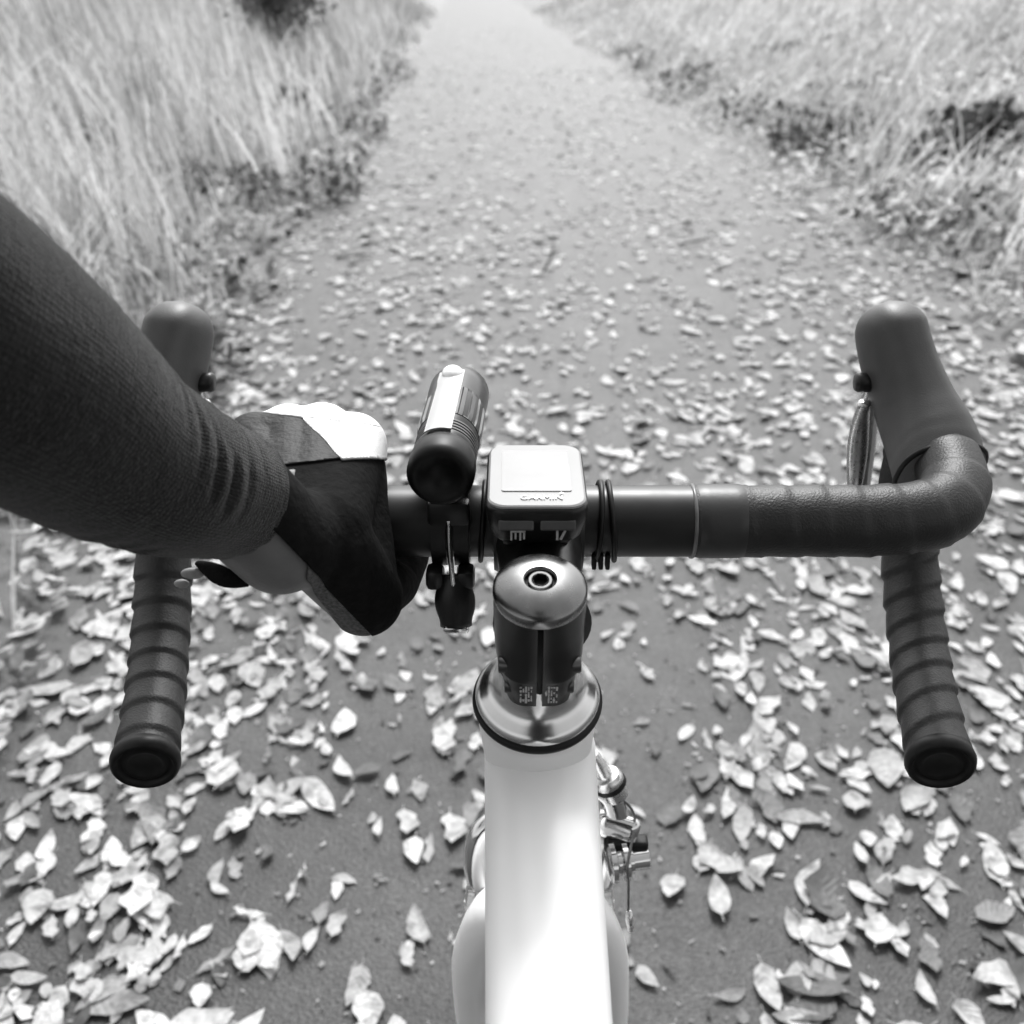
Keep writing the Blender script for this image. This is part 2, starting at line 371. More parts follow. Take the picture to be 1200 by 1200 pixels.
# ------------------------------------------------------------------ fallen leaves
LEAF_UV = []
def leaf_proto(seed, asp, tip=.8, torn=0.):
    """unit leaf along +y: folded, curled blade with a drawn-out tip and a short stalk"""
    r = np.random.default_rng(seed); us = np.linspace(0, 1, 9); V = []
    curl, fold, tw, bow = r.uniform(-.15, .32), r.uniform(.0, .22), r.uniform(-.3, .3), r.uniform(-.12, .12)
    for i, u in enumerate(us):
        wd = asp * .5 * math.sin(math.pi * u ** tip) ** .8 if 0 < i < 8 else .004
        wl, wr = wd * r.uniform(.88 - torn, 1.1), wd * r.uniform(.88 - torn, 1.1)
        zc = curl * (u - .45) ** 2
        for s in (-1, 0, 1):
            ww = wl if s < 0 else wr
            V.append((s * ww + bow * math.sin(u * 3.1), u - .5, zc + abs(s) * ww * fold * (1 if s > 0 else r.uniform(.5, 1.2)) + s * tw * (u - .5) * ww * 1.2))
    AL = [(i / 8, float(k)) for i in range(9) for k in (-1, 0, 1)] + [(0., 0.)] * 4
    V += [(-.006 + bow * .0, -.5, curl * .2), (.006, -.5, curl * .2), (.010 + tw * .1, -.68, curl * .2 + .02), (-.002 + tw * .1, -.68, curl * .2 + .02)]
    V = np.array(V); V[:, 2] -= V[:, 2].min()
    Fq = [(i * 3 + k, i * 3 + k + 1, i * 3 + k + 4, i * 3 + k + 3) for i in range(8) for k in range(2)] + [(27, 28, 29, 30)]
    LEAF_UV.append(np.array(AL)); return V, np.array(Fq)
def leaf_attr(me, uv):
    for nm, c in (('along', 0), ('across', 1)):
        a = me.attributes.new(nm, 'FLOAT', 'POINT'); a.data.foreach_set('value', np.ascontiguousarray(uv[:, c], np.float32))
protos = [leaf_proto(100 + k, a, t, (0, 0, .25, 0, .45, .1, .5, .3, .55, .15)[k]) for k, (a, t) in enumerate([(.34, .8), (.42, .7), (.48, .85), (.52, .75), (.60, .8), (.66, .7), (.38, 1.), (.55, .9), (.74, .8), (.46, .65)])]
def leaf_points():
    P = []
    def add(n, x0f, x1f, y0, y1, dens):
        y = y0 + (y1 - y0) * rng.random(n) ** 1.25; x = x0f(y) + (x1f(y) - x0f(y)) * rng.random(n)
        k = rng.random(n) < dens(x, y); P.append(np.stack([x[k], y[k]], 1))
    lane = lambda x, y: 1 - np.clip(1.6 - y / 2, 0, 1) * (.8 * np.exp(-((x - .19 - .03 * y) / .10) ** 2) + .7 * np.exp(-((x + .23 + .02 * y) / .11) ** 2))
    clump = lambda x, y: lane(x, y) * np.clip(.32 + 1.1 * vnoise(x, y, 2.1, 21) + .6 * (vnoise(x, y, 6, 22) - .4), .10, 1)
    side = lambda x, y: (1 - .45 * np.clip((y - 4) / 4, 0, 1)) * np.clip(.70 + .75 * np.abs((x - (.35 - .04 * (y - 3))) / 1.3) ** 1.5, 0, 1)
    add(13500, lambda y: xl(y) - .1, lambda y: xr(y) + .1, -.2, 16, lambda x, y: clump(x, y) * side(x, y))
    add(4200, lambda y: xl(y) - .1, lambda y: xr(y) + .1, -.2, 2.8, lambda x, y: clump(x, y) * .8)
    add(1500, lambda y: xl(y) - .1, lambda y: xr(y) + .1, 14, 30, lambda x, y: .5 + 0 * x)
    add(2600, lambda y: xl(y) - 1.6, lambda y: xl(y) + .35, -.2, 3.2, lambda x, y: .85 + 0 * x)
    add(2600, lambda y: xl(y) - .9, lambda y: xl(y) + .2, 2.2, 12, lambda x, y: .6 + 0 * x)
    add(7000, lambda y: xr(y) + 1.5, lambda y: xr(y) + 5.5, 2.5, 20, lambda x, y: clump(x, y))
    add(9000, lambda y: xr(y) - .25, lambda y: xr(y) + 3.2, .8, 13, lambda x, y: clump(x, y) + .1)
    return np.concatenate(P)
LP = leaf_points()
CX = CAM_LOC
fwv = np.array([0, math.cos(R(PITCH)), -math.sin(R(PITCH))]); upv = np.array([0, math.sin(R(PITCH)), math.cos(R(PITCH))])
n = len(LP)
size = np.clip(rng.lognormal(math.log(.045), .38, n), .018, .100)
rot = np.where(rng.random(n) < .72, rng.normal(0, .38, n) + np.pi * rng.integers(0, 2, n), rng.uniform(0, 2 * np.pi, n))   # many lie along the path
tx, ty = rng.normal(0, .09, n), rng.normal(0, .09, n)
kind = rng.integers(0, len(protos), n); tonev = np.clip(rng.beta(2.2, 1.2, n), 0, 1)
dark = rng.random(n) < .13; tonev[dark] *= .1
zz = hgt(LP[:, 0], LP[:, 1]) + .003 + rng.random(n) * .006
off_path = (LP[:, 0] < xl(LP[:, 1])) | (LP[:, 0] > xr(LP[:, 1])); zz[off_path] += rng.random(off_path.sum()) * (.05 + .08 * np.clip(np.maximum(xl(LP[off_path, 1]) - LP[off_path, 0], LP[off_path, 0] - xr(LP[off_path, 1])), 0, 2))
dv = np.stack([LP[:, 0], LP[:, 1], zz], 1) - np.array(CX); dep = dv @ fwv
u_ = 1292 / 1200 * dv[:, 0] / np.maximum(dep, .01); v_ = 1292 / 1200 * (dv @ upv) / np.maximum(dep, .01)
inview = (dep > .2) & (abs(u_) < .49) & (abs(v_) < .49)
hidden = (abs(u_ - .025) < .06) & (v_ < -.2)                      # under the top tube
hidden |= (v_ < .2 + .05) & (v_ > -.04) & (u_ < -.25)             # behind the sleeve
score = np.where(inview & ~hidden, size / np.maximum(dep, .1), 0)
order = np.argsort(-score); near = order[:300]; rest = np.ones(n, bool); rest[near] = False
def rotmat(i):
    return Matrix.Translation((LP[i, 0], LP[i, 1], zz[i])) @ Matrix.Rotation(tx[i], 4, 'X') @ Matrix.Rotation(ty[i], 4, 'Y') @ Matrix.Rotation(rot[i], 4, 'Z') @ Matrix.Diagonal((size[i], size[i], size[i], 1))
leaf_me = []
for Vp, Fp in protos:
    me = bpy.data.meshes.new('fallen_leaf'); me.from_pydata(Vp.tolist(), [], Fp.tolist()); me.materials.append(M['leafone']); leaf_attr(me, LEAF_UV[len(leaf_me)])
    me.polygons.foreach_set('use_smooth', np.ones(len(Fp), bool)); leaf_me.append(me)
ASP = [.34, .42, .48, .52, .60, .66, .38, .55, .74, .46]
def zone(i):
    u, v = u_[i], v_[i]                       # in picture halves, u right, v up
    if v < -.32: return 'below the left drop end' if u < .02 and u > -.25 else ('at the lower left path edge' if u < .02 else ('right of the white fork' if u < .27 else 'below the right drop end'))
    if v < .08:
        if u < -.36: return 'left of the left drop'
        if u < .02: return 'between left drop and frame'
        if u < .37: return 'between frame and right drop'
        return 'right of the right drop'
    if u < -.08: return 'ahead of the gloved hand'
    if u < .08: return 'ahead of the computer'
    if u < .34: return 'ahead of the bare bar'
    return 'beside the right brake hood'
cls = {}
for i in near:
    tn = 'dark' if tonev[i] < .3 else ('grey' if tonev[i] < .6 else 'pale')
    sh = 'narrow' if ASP[kind[i]] < .45 else ('oval' if ASP[kind[i]] < .6 else 'broad')
    o_ = 'lengthwise' if abs(math.cos(rot[i])) > .71 else 'crosswise'
    cls.setdefault(f'{tn} {sh} fallen leaf lying {o_} {zone(i)}', []).append(i)
ORD = ['nearest', 'second nearest', 'third nearest', 'fourth nearest', 'fifth nearest', 'sixth nearest', 'seventh nearest', 'eighth nearest', 'ninth nearest', 'tenth nearest', 'eleventh nearest', 'twelfth nearest', 'thirteenth nearest', 'fourteenth nearest', 'fifteenth nearest', 'sixteenth nearest', 'seventeenth nearest', 'eighteenth nearest', 'nineteenth nearest', 'twentieth nearest']
LEAF_LABEL = {}
for lab, idx in cls.items():
    idx.sort(key=lambda i: dep[i])
    for k, i in enumerate(idx):
        LEAF_LABEL[i] = lab if len(idx) == 1 else f'{lab}, {ORD[min(k, 19)]} of them'
for i in near:
    o = bpy.data.objects.new('fallen_leaf', leaf_me[kind[i]]); COL.objects.link(o); o.matrix_world = rotmat(i)
    o.color = (tonev[i], tonev[i], tonev[i], 1)
    tag(o, LEAF_LABEL[i], 'leaf', 'large fallen leaves on the path around the bicycle')
Vs, Fs, Ts, Us = [], [], [], []; base = 0
for k, (Vp, Fp) in enumerate(protos):
    idx = np.where(rest & (kind == k))[0]; m = len(idx)
    if not m: continue
    L = Vp[None] * size[idx][:, None, None]
    c, s = np.cos(rot[idx])[:, None], np.sin(rot[idx])[:, None]
    xx = L[..., 0] * c - L[..., 1] * s; yy = L[..., 0] * s + L[..., 1] * c; z3 = L[..., 2] + xx * -ty[idx][:, None] + yy * tx[idx][:, None]
    W = np.stack([xx + LP[idx, 0][:, None], yy + LP[idx, 1][:, None], z3 + zz[idx][:, None]], -1)
    Vs.append(W.reshape(-1, 3)); Fs.append((Fp[None] + (np.arange(m) * len(Vp))[:, None, None]).reshape(-1, 4) + base)
    Ts.append(np.repeat(tonev[idx], len(Vp))); Us.append(np.tile(LEAF_UV[k], (m, 1))); base += m * len(Vp)
lm = mesh_np('leaves', np.concatenate(Vs), np.concatenate(Fs), np.concatenate(Ts)); leaf_attr(lm, np.concatenate(Us))
tag(link('leaves', lm, M['leaf']), 'scattered smaller pale fallen leaves littering the path and its verges', 'leaves', kind='stuff')

# crumbs of leaf, grit and needles on the path; low dark weeds in the hollows of the verges
def flakes(name, x, y, z, s, asp, tone, material, label, cat, tiltsd):
    n = len(x); a = rng.uniform(0, 6.28, n); Vp = np.array([(-.5, -.15, 0), (.0, -.5, .06), (.5, .1, 0), (.05, .5, .08)])
    L = Vp[None] * s[:, None, None]; L[:, :, 0] *= asp[:, None]
    L[:, :, 2] += L[:, :, 0] * rng.normal(0, tiltsd, n)[:, None] + L[:, :, 1] * rng.normal(0, tiltsd, n)[:, None]
    c, q = np.cos(a)[:, None], np.sin(a)[:, None]
    W = np.stack([L[..., 0] * c - L[..., 1] * q + x[:, None], L[..., 0] * q + L[..., 1] * c + y[:, None], L[..., 2] + z[:, None]], -1)
    tag(link(name, mesh_np(name, W.reshape(-1, 3), np.arange(n * 4).reshape(-1, 4), np.repeat(tone, 4)), material), label, cat, kind='stuff')
N = 16000; y = -.2 + 9 * rng.random(N) ** 1.6; x = xl(y) - .2 + (xr(y) - xl(y) + .4) * rng.random(N)
flakes('debris', x, y, hgt(x, y) + .0035, np.clip(rng.lognormal(math.log(.007), .5, N), .003, .022), rng.uniform(.15, 1, N), .7 * rng.random(N) ** 1.6, M['grass'], 'tiny crumbs of leaf and grit strewn over the path', 'debris', .15)
N = 3200; y = 2.6 + 14 * rng.random(N) ** 1.3; d = np.abs(rng.normal(0, .3, N)); x = xl(y) - d + .12
k = rng.random(N) < np.clip(-.75 + 2.2 * vnoise(x, y, 2.6, 41), 0, 1); x, y, d = x[k], y[k], d[k]; n_ = len(x)
HOLES = [(2.7, 6.0, .5), (2.2, 7.6, .4), (3.2, 5.6, .4), (4.6, 9.8, .6), (2.2, 8.0, .35), (3.3, 13, .6), (-3.4, 9.5, .5), (-3.2, 12, .5), (-2.9, 6.9, .35), (3.55, 8.4, .55), (2.75, 9.5, .35), (4.3, 7.6, .4), (2.5, 6.2, .25), (-2.15, 8.2, .35), (-2.2, 10.2, .4), (-1.75, 4.6, .25), (-1.6, 5.9, .3), (-2.6, 5.2, .25), (1.9, 12.5, .3)]
hx, hy = [], []
for a, b, r_ in HOLES:
    m_ = 260; q = rng.uniform(0, 6.28, m_); w_ = r_ * np.sqrt(rng.random(m_)); hx.append(a + w_ * np.cos(q)); hy.append(b + w_ * np.sin(q))
N = 2600; ye = 2.6 + 16 * rng.random(N) ** 1.2; xe = xr(ye) + np.abs(rng.normal(0, .35, N)) + .15
k = rng.random(N) < np.clip(-.7 + 2.1 * vnoise(xe, ye, 2.0, 51), 0, 1); hx.append(xe[k]); hy.append(ye[k])
x = np.concatenate([x] + hx); y = np.concatenate([y] + hy); N = len(x)
N2 = 21000; y2 = 1.5 + 24 * rng.random(N2) ** 1.5; d2 = .1 + 6 * rng.random(N2) ** 1.3; x2 = xr(y2) + d2
k2 = (rng.random(N2) < np.clip(-.2 + 1.7 * vnoise(x2, y2, 1.9, 61), .05, 1)) & open_ground(x2, y2); x2, y2, d2 = x2[k2], y2[k2], d2[k2]; N2 = len(x2)
flakes('undergrowth', x2, y2, hgt(x2, y2) + .02 + (.06 + .24 * np.clip(d2, 0, 1)) * rng.random(N2), rng.uniform(.03, .085, N2), rng.uniform(.3, .8, N2), np.clip(.45 + .6 * rng.random(N2), 0, 1), M['grass'], 'pale tangled leafy undergrowth over the right bank', 'undergrowth', .5)
N2 = 7000; y2 = 1.8 + 18 * rng.random(N2) ** 1.5; d2 = .05 + 2.2 * rng.random(N2) ** 1.4; x2 = xl(y2) - d2
k2 = (rng.random(N2) < np.clip(-.3 + 1.7 * vnoise(x2, y2, 2.2, 71), .03, 1)) & open_ground(x2, y2); x2, y2, d2 = x2[k2], y2[k2], d2[k2]; N2 = len(x2)
flakes('undergrowth', x2, y2, hgt(x2, y2) + .02 + (.05 + .2 * np.clip(d2, 0, 1)) * rng.random(N2), rng.uniform(.025, .07, N2), rng.uniform(.3, .8, N2), np.clip(.15 + .7 * rng.random(N2), 0, 1), M['grass'], 'pale tangled leafy undergrowth at the foot of the left bank', 'undergrowth', .5)
flakes('weeds', x, y, hgt(x, y) + .01 + .13 * rng.random(N), rng.uniform(.03, .07, N), rng.uniform(.4, .9, N), rng.random(N), M['weed'], 'low dark weeds in the hollows along both verges', 'weeds', .6)

# three dark bits of stick on the path
def twig(p, l_, a, rise, label):
    x, y = p; z = float(hgt(x, y)); o = Vector((x, y, z + .006)); d = Vector((math.cos(a), math.sin(a), rise)).normalized(); bm = bmesh.new()
    tube(bm, catmull([o - d * l_ * .5 + Vector((0, 0, .5 * l_ * rise)), o + Vector((.1 * l_, .05 * l_, .004 + .5 * l_ * rise)), o + d * l_ * .5 + Vector((0, 0, .5 * l_ * rise))], 4), [.006 - .0004 * k for k in range(9)], 7)
    tube(bm, [o + Vector((.08 * l_, .04 * l_, .006 + .5 * l_ * rise)), o + Vector((.3 * l_, -.25 * l_, .02 + .6 * l_ * rise))], [.004, .002], 6)
    tag(obj('twig', bm, M['twig'], None), label, 'twig')
M['twig'] = mat('dark twig', .03, .8, v2=.05, scale=120)
twig((0.143, 4.273), .16, 1.2, .9, 'small dark forked twig sticking up from the path ahead of the computer')
twig((0.858, 4.860), .14, .2, .1, 'short dark stick lying on the path toward the right bank')
twig((-0.738, 4.593), .17, .1, .05, 'dark stick lying flat on the path near the left verge')

# ------------------------------------------------------------------ bushes beyond the grass
def bush(x0, y0, w_, h_, label, nleaf=2600, seed=1):
    r = np.random.default_rng(seed); g = float(hgt(x0, y0))
    t = empty('bush', (x0, y0, g)); tag(t, label, 'bush')
    bm = bmesh.new()
    for k in range(9):
        a = r.uniform(0, 6.28); e = Vector((x0 + math.cos(a) * w_ * .4 * r.random(), y0 + math.sin(a) * w_ * .4 * r.random(), g + h_ * r.uniform(.5, .95)))
        b0 = Vector((x0 + r.normal(0, .05), y0 + r.normal(0, .05), g - .05)); mid = b0.lerp(e, .5) + Vector((0, 0, h_ * .12))
        tube(bm, catmull([b0, mid, e], 4), .008, 5)
    obj('stem', bm, M['bushstem'], t)
    c = r.normal(0, 1, (nleaf, 3)); c /= np.linalg.norm(c, axis=1)[:, None]; c *= (r.random(nleaf) ** .4)[:, None]
    lump = .7 + .5 * np.sin(c[:, 0] * 5 + seed) * np.cos(c[:, 1] * 4)
    c = c * lump[:, None] * np.array([w_ * .5, w_ * .5, h_ * .5]) + np.array([x0, y0, g + h_ * .52])
    Vp, Fp = protos[3]; s = r.uniform(.05, .10, nleaf)
    q = r.normal(0, 1, (nleaf, 3, 3)); Q, _ = np.linalg.qr(q)
    W = np.einsum('vk,nkj->nvj', Vp, Q) * s[:, None, None] + c[:, None, :]
    me = mesh_np('foliage', W.reshape(-1, 3), (Fp[None] + (np.arange(nleaf) * len(Vp))[:, None, None]).reshape(-1, 4), np.repeat(r.random(nleaf), len(Vp)))
    link('foliage', me, M['bush'], t)
M['bushstem'] = mat('brown stem', .06, .8, v2=.09, scale=60)
bush(-2.95, 14.5, 1.5, 1.3, 'dark bramble bush rising behind the tall grass at the top of the left bank', 2600, 2)
bush(-1.75, 8.9, .34, .34, 'small dark shrub at the edge of the left grass beside the path', 260, 5)
bush(2.75, 6.3, .7, .34, 'low dark bramble in a hollow of the right bank', 420, 7)

# ------------------------------------------------------------------ the bicycle
bike = empty('road_bicycle', (0, 0.12, GZ)); tag(bike, 'white road bicycle with drop handlebars seen from the saddle', 'bicycle')
BZ = .995; BR = .0172
AX = Vector((0, -.292, .956)).normalized(); T0 = Vector((-.0012, -.09, 1.010))     # steerer axis and its top
def on_axis(s): return T0 - AX * s

# handlebar: centre tube then bends, one mesh
def side_path(sg):
    pts = [(.000, 0, BZ), (.06, 0, BZ), (.12, 0, BZ), (.166, .001, BZ), (.194, .008, BZ + .001), (.2095, .028, BZ + .004), (.2130, .052, BZ + .009),
           (.2120, .078, BZ + .010), (.2115, .094, BZ - .010), (.2130, .092, BZ - .042), (.2130, .074, BZ - .073), (.2100, .044, BZ - .096), (.2050, .010, BZ - .109), (.1990, -.032, BZ - .118)]
    return resample(catmull([(sg * a + .025 * max(0, BZ - c), b, c) for a, b, c in pts], 12), .0016)
bm = bmesh.new()
tube(bm, [Vector((-.088 + .176 * i / 20, 0, BZ)) for i in range(21)], BR, 40)
bar = obj('handlebar', bm, M['bar'], bike)
for sg in (1, -1):
    pts = side_path(sg); L = [0]
    for a, b in zip(pts, pts[1:]): L.append(L[-1] + (b - a).length)
    k0 = next(i for i, l in enumerate(L) if l > .073); seg = 44
    def rad(i, t, a, L=L, k0=k0, sg=sg):
        s = L[i + k0]
        tops = min(1, max(0, (s - .20) / .12))
        ph = (s + .004 * mnoise.noise(Vector((s * 22, sg * 3, 0))) + .0035 * math.sin(a + 1.2)) / .0178 + a / (2 * math.pi) * sg
        fr = 1 - (ph - math.floor(ph))
        saw = (1 - fr) / .86 if fr > .14 else .5 - .5 * math.cos(math.pi * fr / .14)
        r = .0150 + .0020 * (1 - tops) + (.0007 + .0008 * tops) * saw + .00018 * mnoise.noise(Vector((s * 160, math.cos(a) * 2, math.sin(a) * 2 + sg)))
        if s < .098: r = .0169 + (0.0005 if s > .074 else .0009)
        return r
    bm = bmesh.new(); tube(bm, pts[k0:], rad, seg, cap=True)
    tp = obj('bar_tape', bm, M['tape'], bar)
    # finishing ring where the tape ends near the stem
    e = pts[-1]; d = (pts[-1] - pts[-4]).normalized()
    bm = bmesh.new(); lathe(bm, [(.0150, -.004), (.0168, -.003), (.0174, .001), (.0166, .004), (.0148, .0055), (.0135, .003), (.0120, .002), (.0105, .0035), (.0085, .003), (.007, .0018), (0, .0018)], e, d, 36)
    obj('end_plug', bm, M['rubber'], bar)
    bm = bmesh.new(); tube(bm, [Vector((sg * (.0748 + .0030 * k), 0, BZ)) for k in range(9)], [.0172] + [.01795] * 7 + [.0172], 44, cap=False); obj('finishing_tape', bm, M['fintape'], bar)
bm = bmesh.new(); lathe(bm, [(.0168, -.0010), (.0181, -.0007), (.0181, .0007), (.0168, .0010)], (.0735, 0, BZ), (1, 0, 0), 40)
obj('clear_band', bm, mat('clear tape edge', .10, .3, v2=.16, scale=100), bar)

# brake hoods with levers
def hood(sg):
    cl_ = [(.2130, .050, BZ + .009), (.2115, .066, BZ + .018), (.2065, .082, BZ + .030), (.1995, .097, BZ + .048), (.1950, .106, BZ + .064), (.1930, .112, BZ + .078)]
    pts = resample(catmull([(sg * a, b, c) for a, b, c in cl_], 10), .002); n = len(pts)
    W = [.0218, .0220, .0211, .0194, .0180, .0171, .0166, .0164, .0163, .0162, .0158]; H = [.022, .0245, .0255, .0255, .025, .0245, .024, .0235, .0225, .021, .019]
    def prof(i, t, a):
        f = t * 10; k = min(9, int(f)); u = f - k; w_ = W[k] + (W[k + 1] - W[k]) * u; h_ = H[k] + (H[k + 1] - H[k]) * u
        endr = 1.0
        if t > .84: endr = max(.02, math.sqrt(max(0, 1 - ((t - .84) / .16) ** 2)))
        c_, s_ = math.cos(a), math.sin(a); e = 2 / 2.5
        xx = math.copysign(abs(c_) ** e, c_) * w_ * endr; yy = math.copysign(abs(s_) ** e, s_) * h_ * endr - .004 - .006 * (1 - t)
        return xx, yy
    bm = bmesh.new(); tube(bm, pts, None, 40, prof=prof)
    hd = obj('brake_hood', bm, M['hood'], bike)
    # rolled rubber lip where the hood meets the tape
    fr = frames(pts); lip = []
    for k in range(49):
        a = 2 * math.pi * k / 48; xx, yy = prof(0, 0, a); lip.append(pts[0] + fr[0][2] * xx * 1.02 + fr[0][1] * yy * 1.02 + fr[0][0] * .002)
    bm = bmesh.new(); tube(bm, lip, .0016, 8, cap=False); obj('hood_lip', bm, M['rubber'], hd)
    # lever blades: brake blade and shift paddle
    lv = [(.190, .110, BZ + .036), (.193, .124, BZ + .016), (.1955, .128, BZ - .015), (.196, .124, BZ - .045), (.199, .112, BZ - .062)]
    bm = bmesh.new(); p2 = resample(catmull([(sg * a, b, c) for a, b, c in lv], 10), .003)
    tube(bm, p2, None, 20, prof=lambda i, t, a: ((.0046 + .0022 * math.sin(t * 3.1)) * math.cos(a), .0035 * math.sin(a)), up=(0, 1, 0))
    obj('brake_lever', bm, M['chrome'], bike)
    lv = [(.1835, .104, BZ + .022), (.1850, .110, BZ + .004), (.187, .112, BZ - .02), (.187, .108, BZ - .04)]
    bm = bmesh.new(); p2 = resample(catmull([(sg * a, b, c) for a, b, c in lv], 10), .003)
    tube(bm, p2, None, 20, prof=lambda i, t, a: ((.0032 + .0028 * math.sin(t * 3.1)) * math.cos(a), .003 * math.sin(a)), up=(0, 1, 0))
    obj('shift_paddle', bm, M['steel'], bike)
    bm = bmesh.new(); lathe(bm, [(0, -.005), (.0045, -.005), (.0055, -.0035), (.0055, .0035), (.0045, .005), (0, .005)], (sg * .1815, .103, BZ + .034), (1, 0, 0), 20)
    obj('lever_pivot', bm, M['blackplastic'], bike)
hood(1); hood(-1)

# stem
bm = bmesh.new()
lathe(bm, [(.0235, -.021), (.0245, -.019), (.0245, .019), (.0235, .021)], (0, 0, BZ), (1, 0, 0), 48, cap=True)
def sprof(i, t, a): return ((.0205 - .002 * math.sin(t * 3.14)) * math.cos(a), (.0195 - .002 * math.sin(t * 3.14)) * math.sin(a))
tube(bm, resample([Vector((0, -.018, BZ - .002)), Vector((0, -.085, .990))], .004), None, 36, prof=sprof)
stem = obj('stem', bm, M['stem'], bike, sharp=50)
# steerer clamp in two halves with a slit towards the rider
def clamp_half(sg):
    bm = bmesh.new(); rings = []
    prof = [(.0, .0186, .0186, 2.0), (.004, .0189, .0189, 2.0), (.014, .0189, .0193, 2.1), (.020, .0188, .0205, 2.3), (.0265, .0182, .0232, 2.8), (.0285, .0178, .0234, 3.0), (.0300, .0172, .0212, 3.2), (.036, .0160, .0208, 3.6), (.046, .0142, .0208, 4.2), (.0475, .0134, .0200, 4.2)]
    back = Vector((0, -AX.z, AX.y)).normalized()     # towards the rider, square to the axis
    for s, hw, hd, ex in prof:
        c = on_axis(s + .004); ring = []
        for k in range(25):
            a = -math.pi / 2 + math.pi * k / 24        # from the front round to the back on one side
            xx = abs(math.cos(a)) ** (2 / ex) * hw; yb = math.copysign(abs(math.sin(a)) ** (2 / ex), math.sin(a)) * (hd if a > 0 else .0186)
            ring.append(bm.verts.new(c + Vector((sg * max(.0012, xx), 0, 0)) + back * yb))
        rings.append(ring)
    for a, b in zip(rings, rings[1:]):
        for k in range(24): bm.faces.new((a[k], a[k + 1], b[k + 1], b[k]))
        bm.faces.new((a[24], a[0], b[0], b[24]))
    bm.faces.new(rings[0]); bm.faces.new(rings[-1][::-1])
    return obj('clamp_half', bm, M['stem'], stem, sharp=35)
back = Vector((0, -AX.z, AX.y)).normalized()
for sg in (-1, 1):
    ch = clamp_half(sg)
    for s, yb in ((.030, .0150), (.043, .0150)):
        bm = bmesh.new(); c = on_axis(s) + back * yb
        lathe(bm, [(.0036, -.004), (.0036, .0008), (.0030, .0012), (.0018, .0012), (.0018, -.001), (0, -.001)], c + Vector((sg * (.0158 if s < .035 else .0133), 0, 0)), (sg, 0, 0), 18)
        obj('clamp_bolt', bm, M['boltdark'], stem)
    bm = bmesh.new()                       # small worn torque print: illegible upright marks
    rr = random.Random(3 + sg)
    for k in range(5):
        for j in range(9):
            if rr.random() < .34: continue
            c = on_axis(.0375 + j * .0012) + back * .0210 + Vector((sg * (.0050 if sg > 0 else .0055) + (k - 2) * .0011, 0, 0))
            box(bm, c, (.0008 * rr.uniform(.5, 1.2), .0004, .0010 * rr.uniform(.5, 1.1)), rot=Matrix.Rotation(-R(17), 3, 'X'))
    obj('print', bm, M['print'], stem, smooth=False)
bm = bmesh.new(); lathe(bm, [(0, .008), (.0172, .008), (.0172, .056), (0, .056)], T0, -AX, 32); obj('steerer', bm, M['rubber'], stem)
# top cap and bolt
bm = bmesh.new(); lathe(bm, [(.0188, -.004), (.0192, -.002), (.0190, .0000), (.0182, .0010), (.0165, .0024), (.012, .0044), (.0086, .0052), (.0068, .0054), (.0062, .0048), (.0060, .0010), (0, .0010)], T0, AX, 56)
cap = obj('top_cap', bm, M['darkmetal'], stem, sharp=45)
bm = bmesh.new(); lathe(bm, [(.0050, .001), (.0050, .0040), (.0046, .0046), (.0036, .0046), (.0034, .0012), (0, .0012)], T0, AX, 6 * 5)
obj('cap_bolt', bm, M['boltgrey'], cap, sharp=40)
bm = bmesh.new(); lathe(bm, [(.0036, .0048), (.0033, .0047), (.0031, .0016), (0, .0015)], T0, AX, 6); obj('hex_socket', bm, M['rubber'], cap, smooth=False)

# headset cone and seal
bm = bmesh.new(); lathe(bm, [(.0165, .044), (.0170, .0455), (.0178, .0525), (.0190, .0580), (.0206, .0608), (.0228, .0632), (.0252, .0650), (.0268, .0666), (.0276, .0684), (.0274, .0702)], T0, -AX, 64)
obj('headset', bm, M['conemetal'], bike)
bm = bmesh.new(); lathe(bm, [(.0272, .0702), (.0287, .0706), (.0290, .0723), (.0285, .0738), (.0262, .0742)], T0, -AX, 64)
obj('headset_seal', bm, M['rubber'], bike)

# frame: head tube, top tube, down tube, seat tube as one painted mesh
bm = bmesh.new()
hs = [on_axis(.0743 + .195 * i / 24) for i in range(25)]
tube(bm, hs, [(.0272 - .0025 * min(1, i / 5)) for i in range(25)], 40, up=(0, 1, 0))
def se(w_, h_, e):
    def f(i, t, a):
        c_, s_ = math.cos(a), math.sin(a); W_ = w_(t); H_ = h_(t)
        return math.copysign(abs(c_) ** (2 / e), c_) * W_, math.copysign(abs(s_) ** (2 / e), s_) * H_
    return f
tt = resample(catmull([(0, -.052, .898), (0, -.10, .888), (0, -.20, .877), (0, -.36, .866), (0, -.58, .853)], 8), .012)
tube(bm, tt, None, 40, prof=se(lambda t: .0264 - .0046 * min(1, t * 2.2), lambda t: .027 - .006 * min(1, t * 2), 2.4))
dt = resample([Vector((0, -.02, .80)), Vector((0, -.46, .335))], .02); tube(bm, dt, .021, 28)
st = resample([Vector((0, -.46, .33)), Vector((0, -.60, .90))], .03); tube(bm, st, .016, 24, up=(0, 1, 0))
lean_parts = [obj('frame', bm, M['white'], bike)]

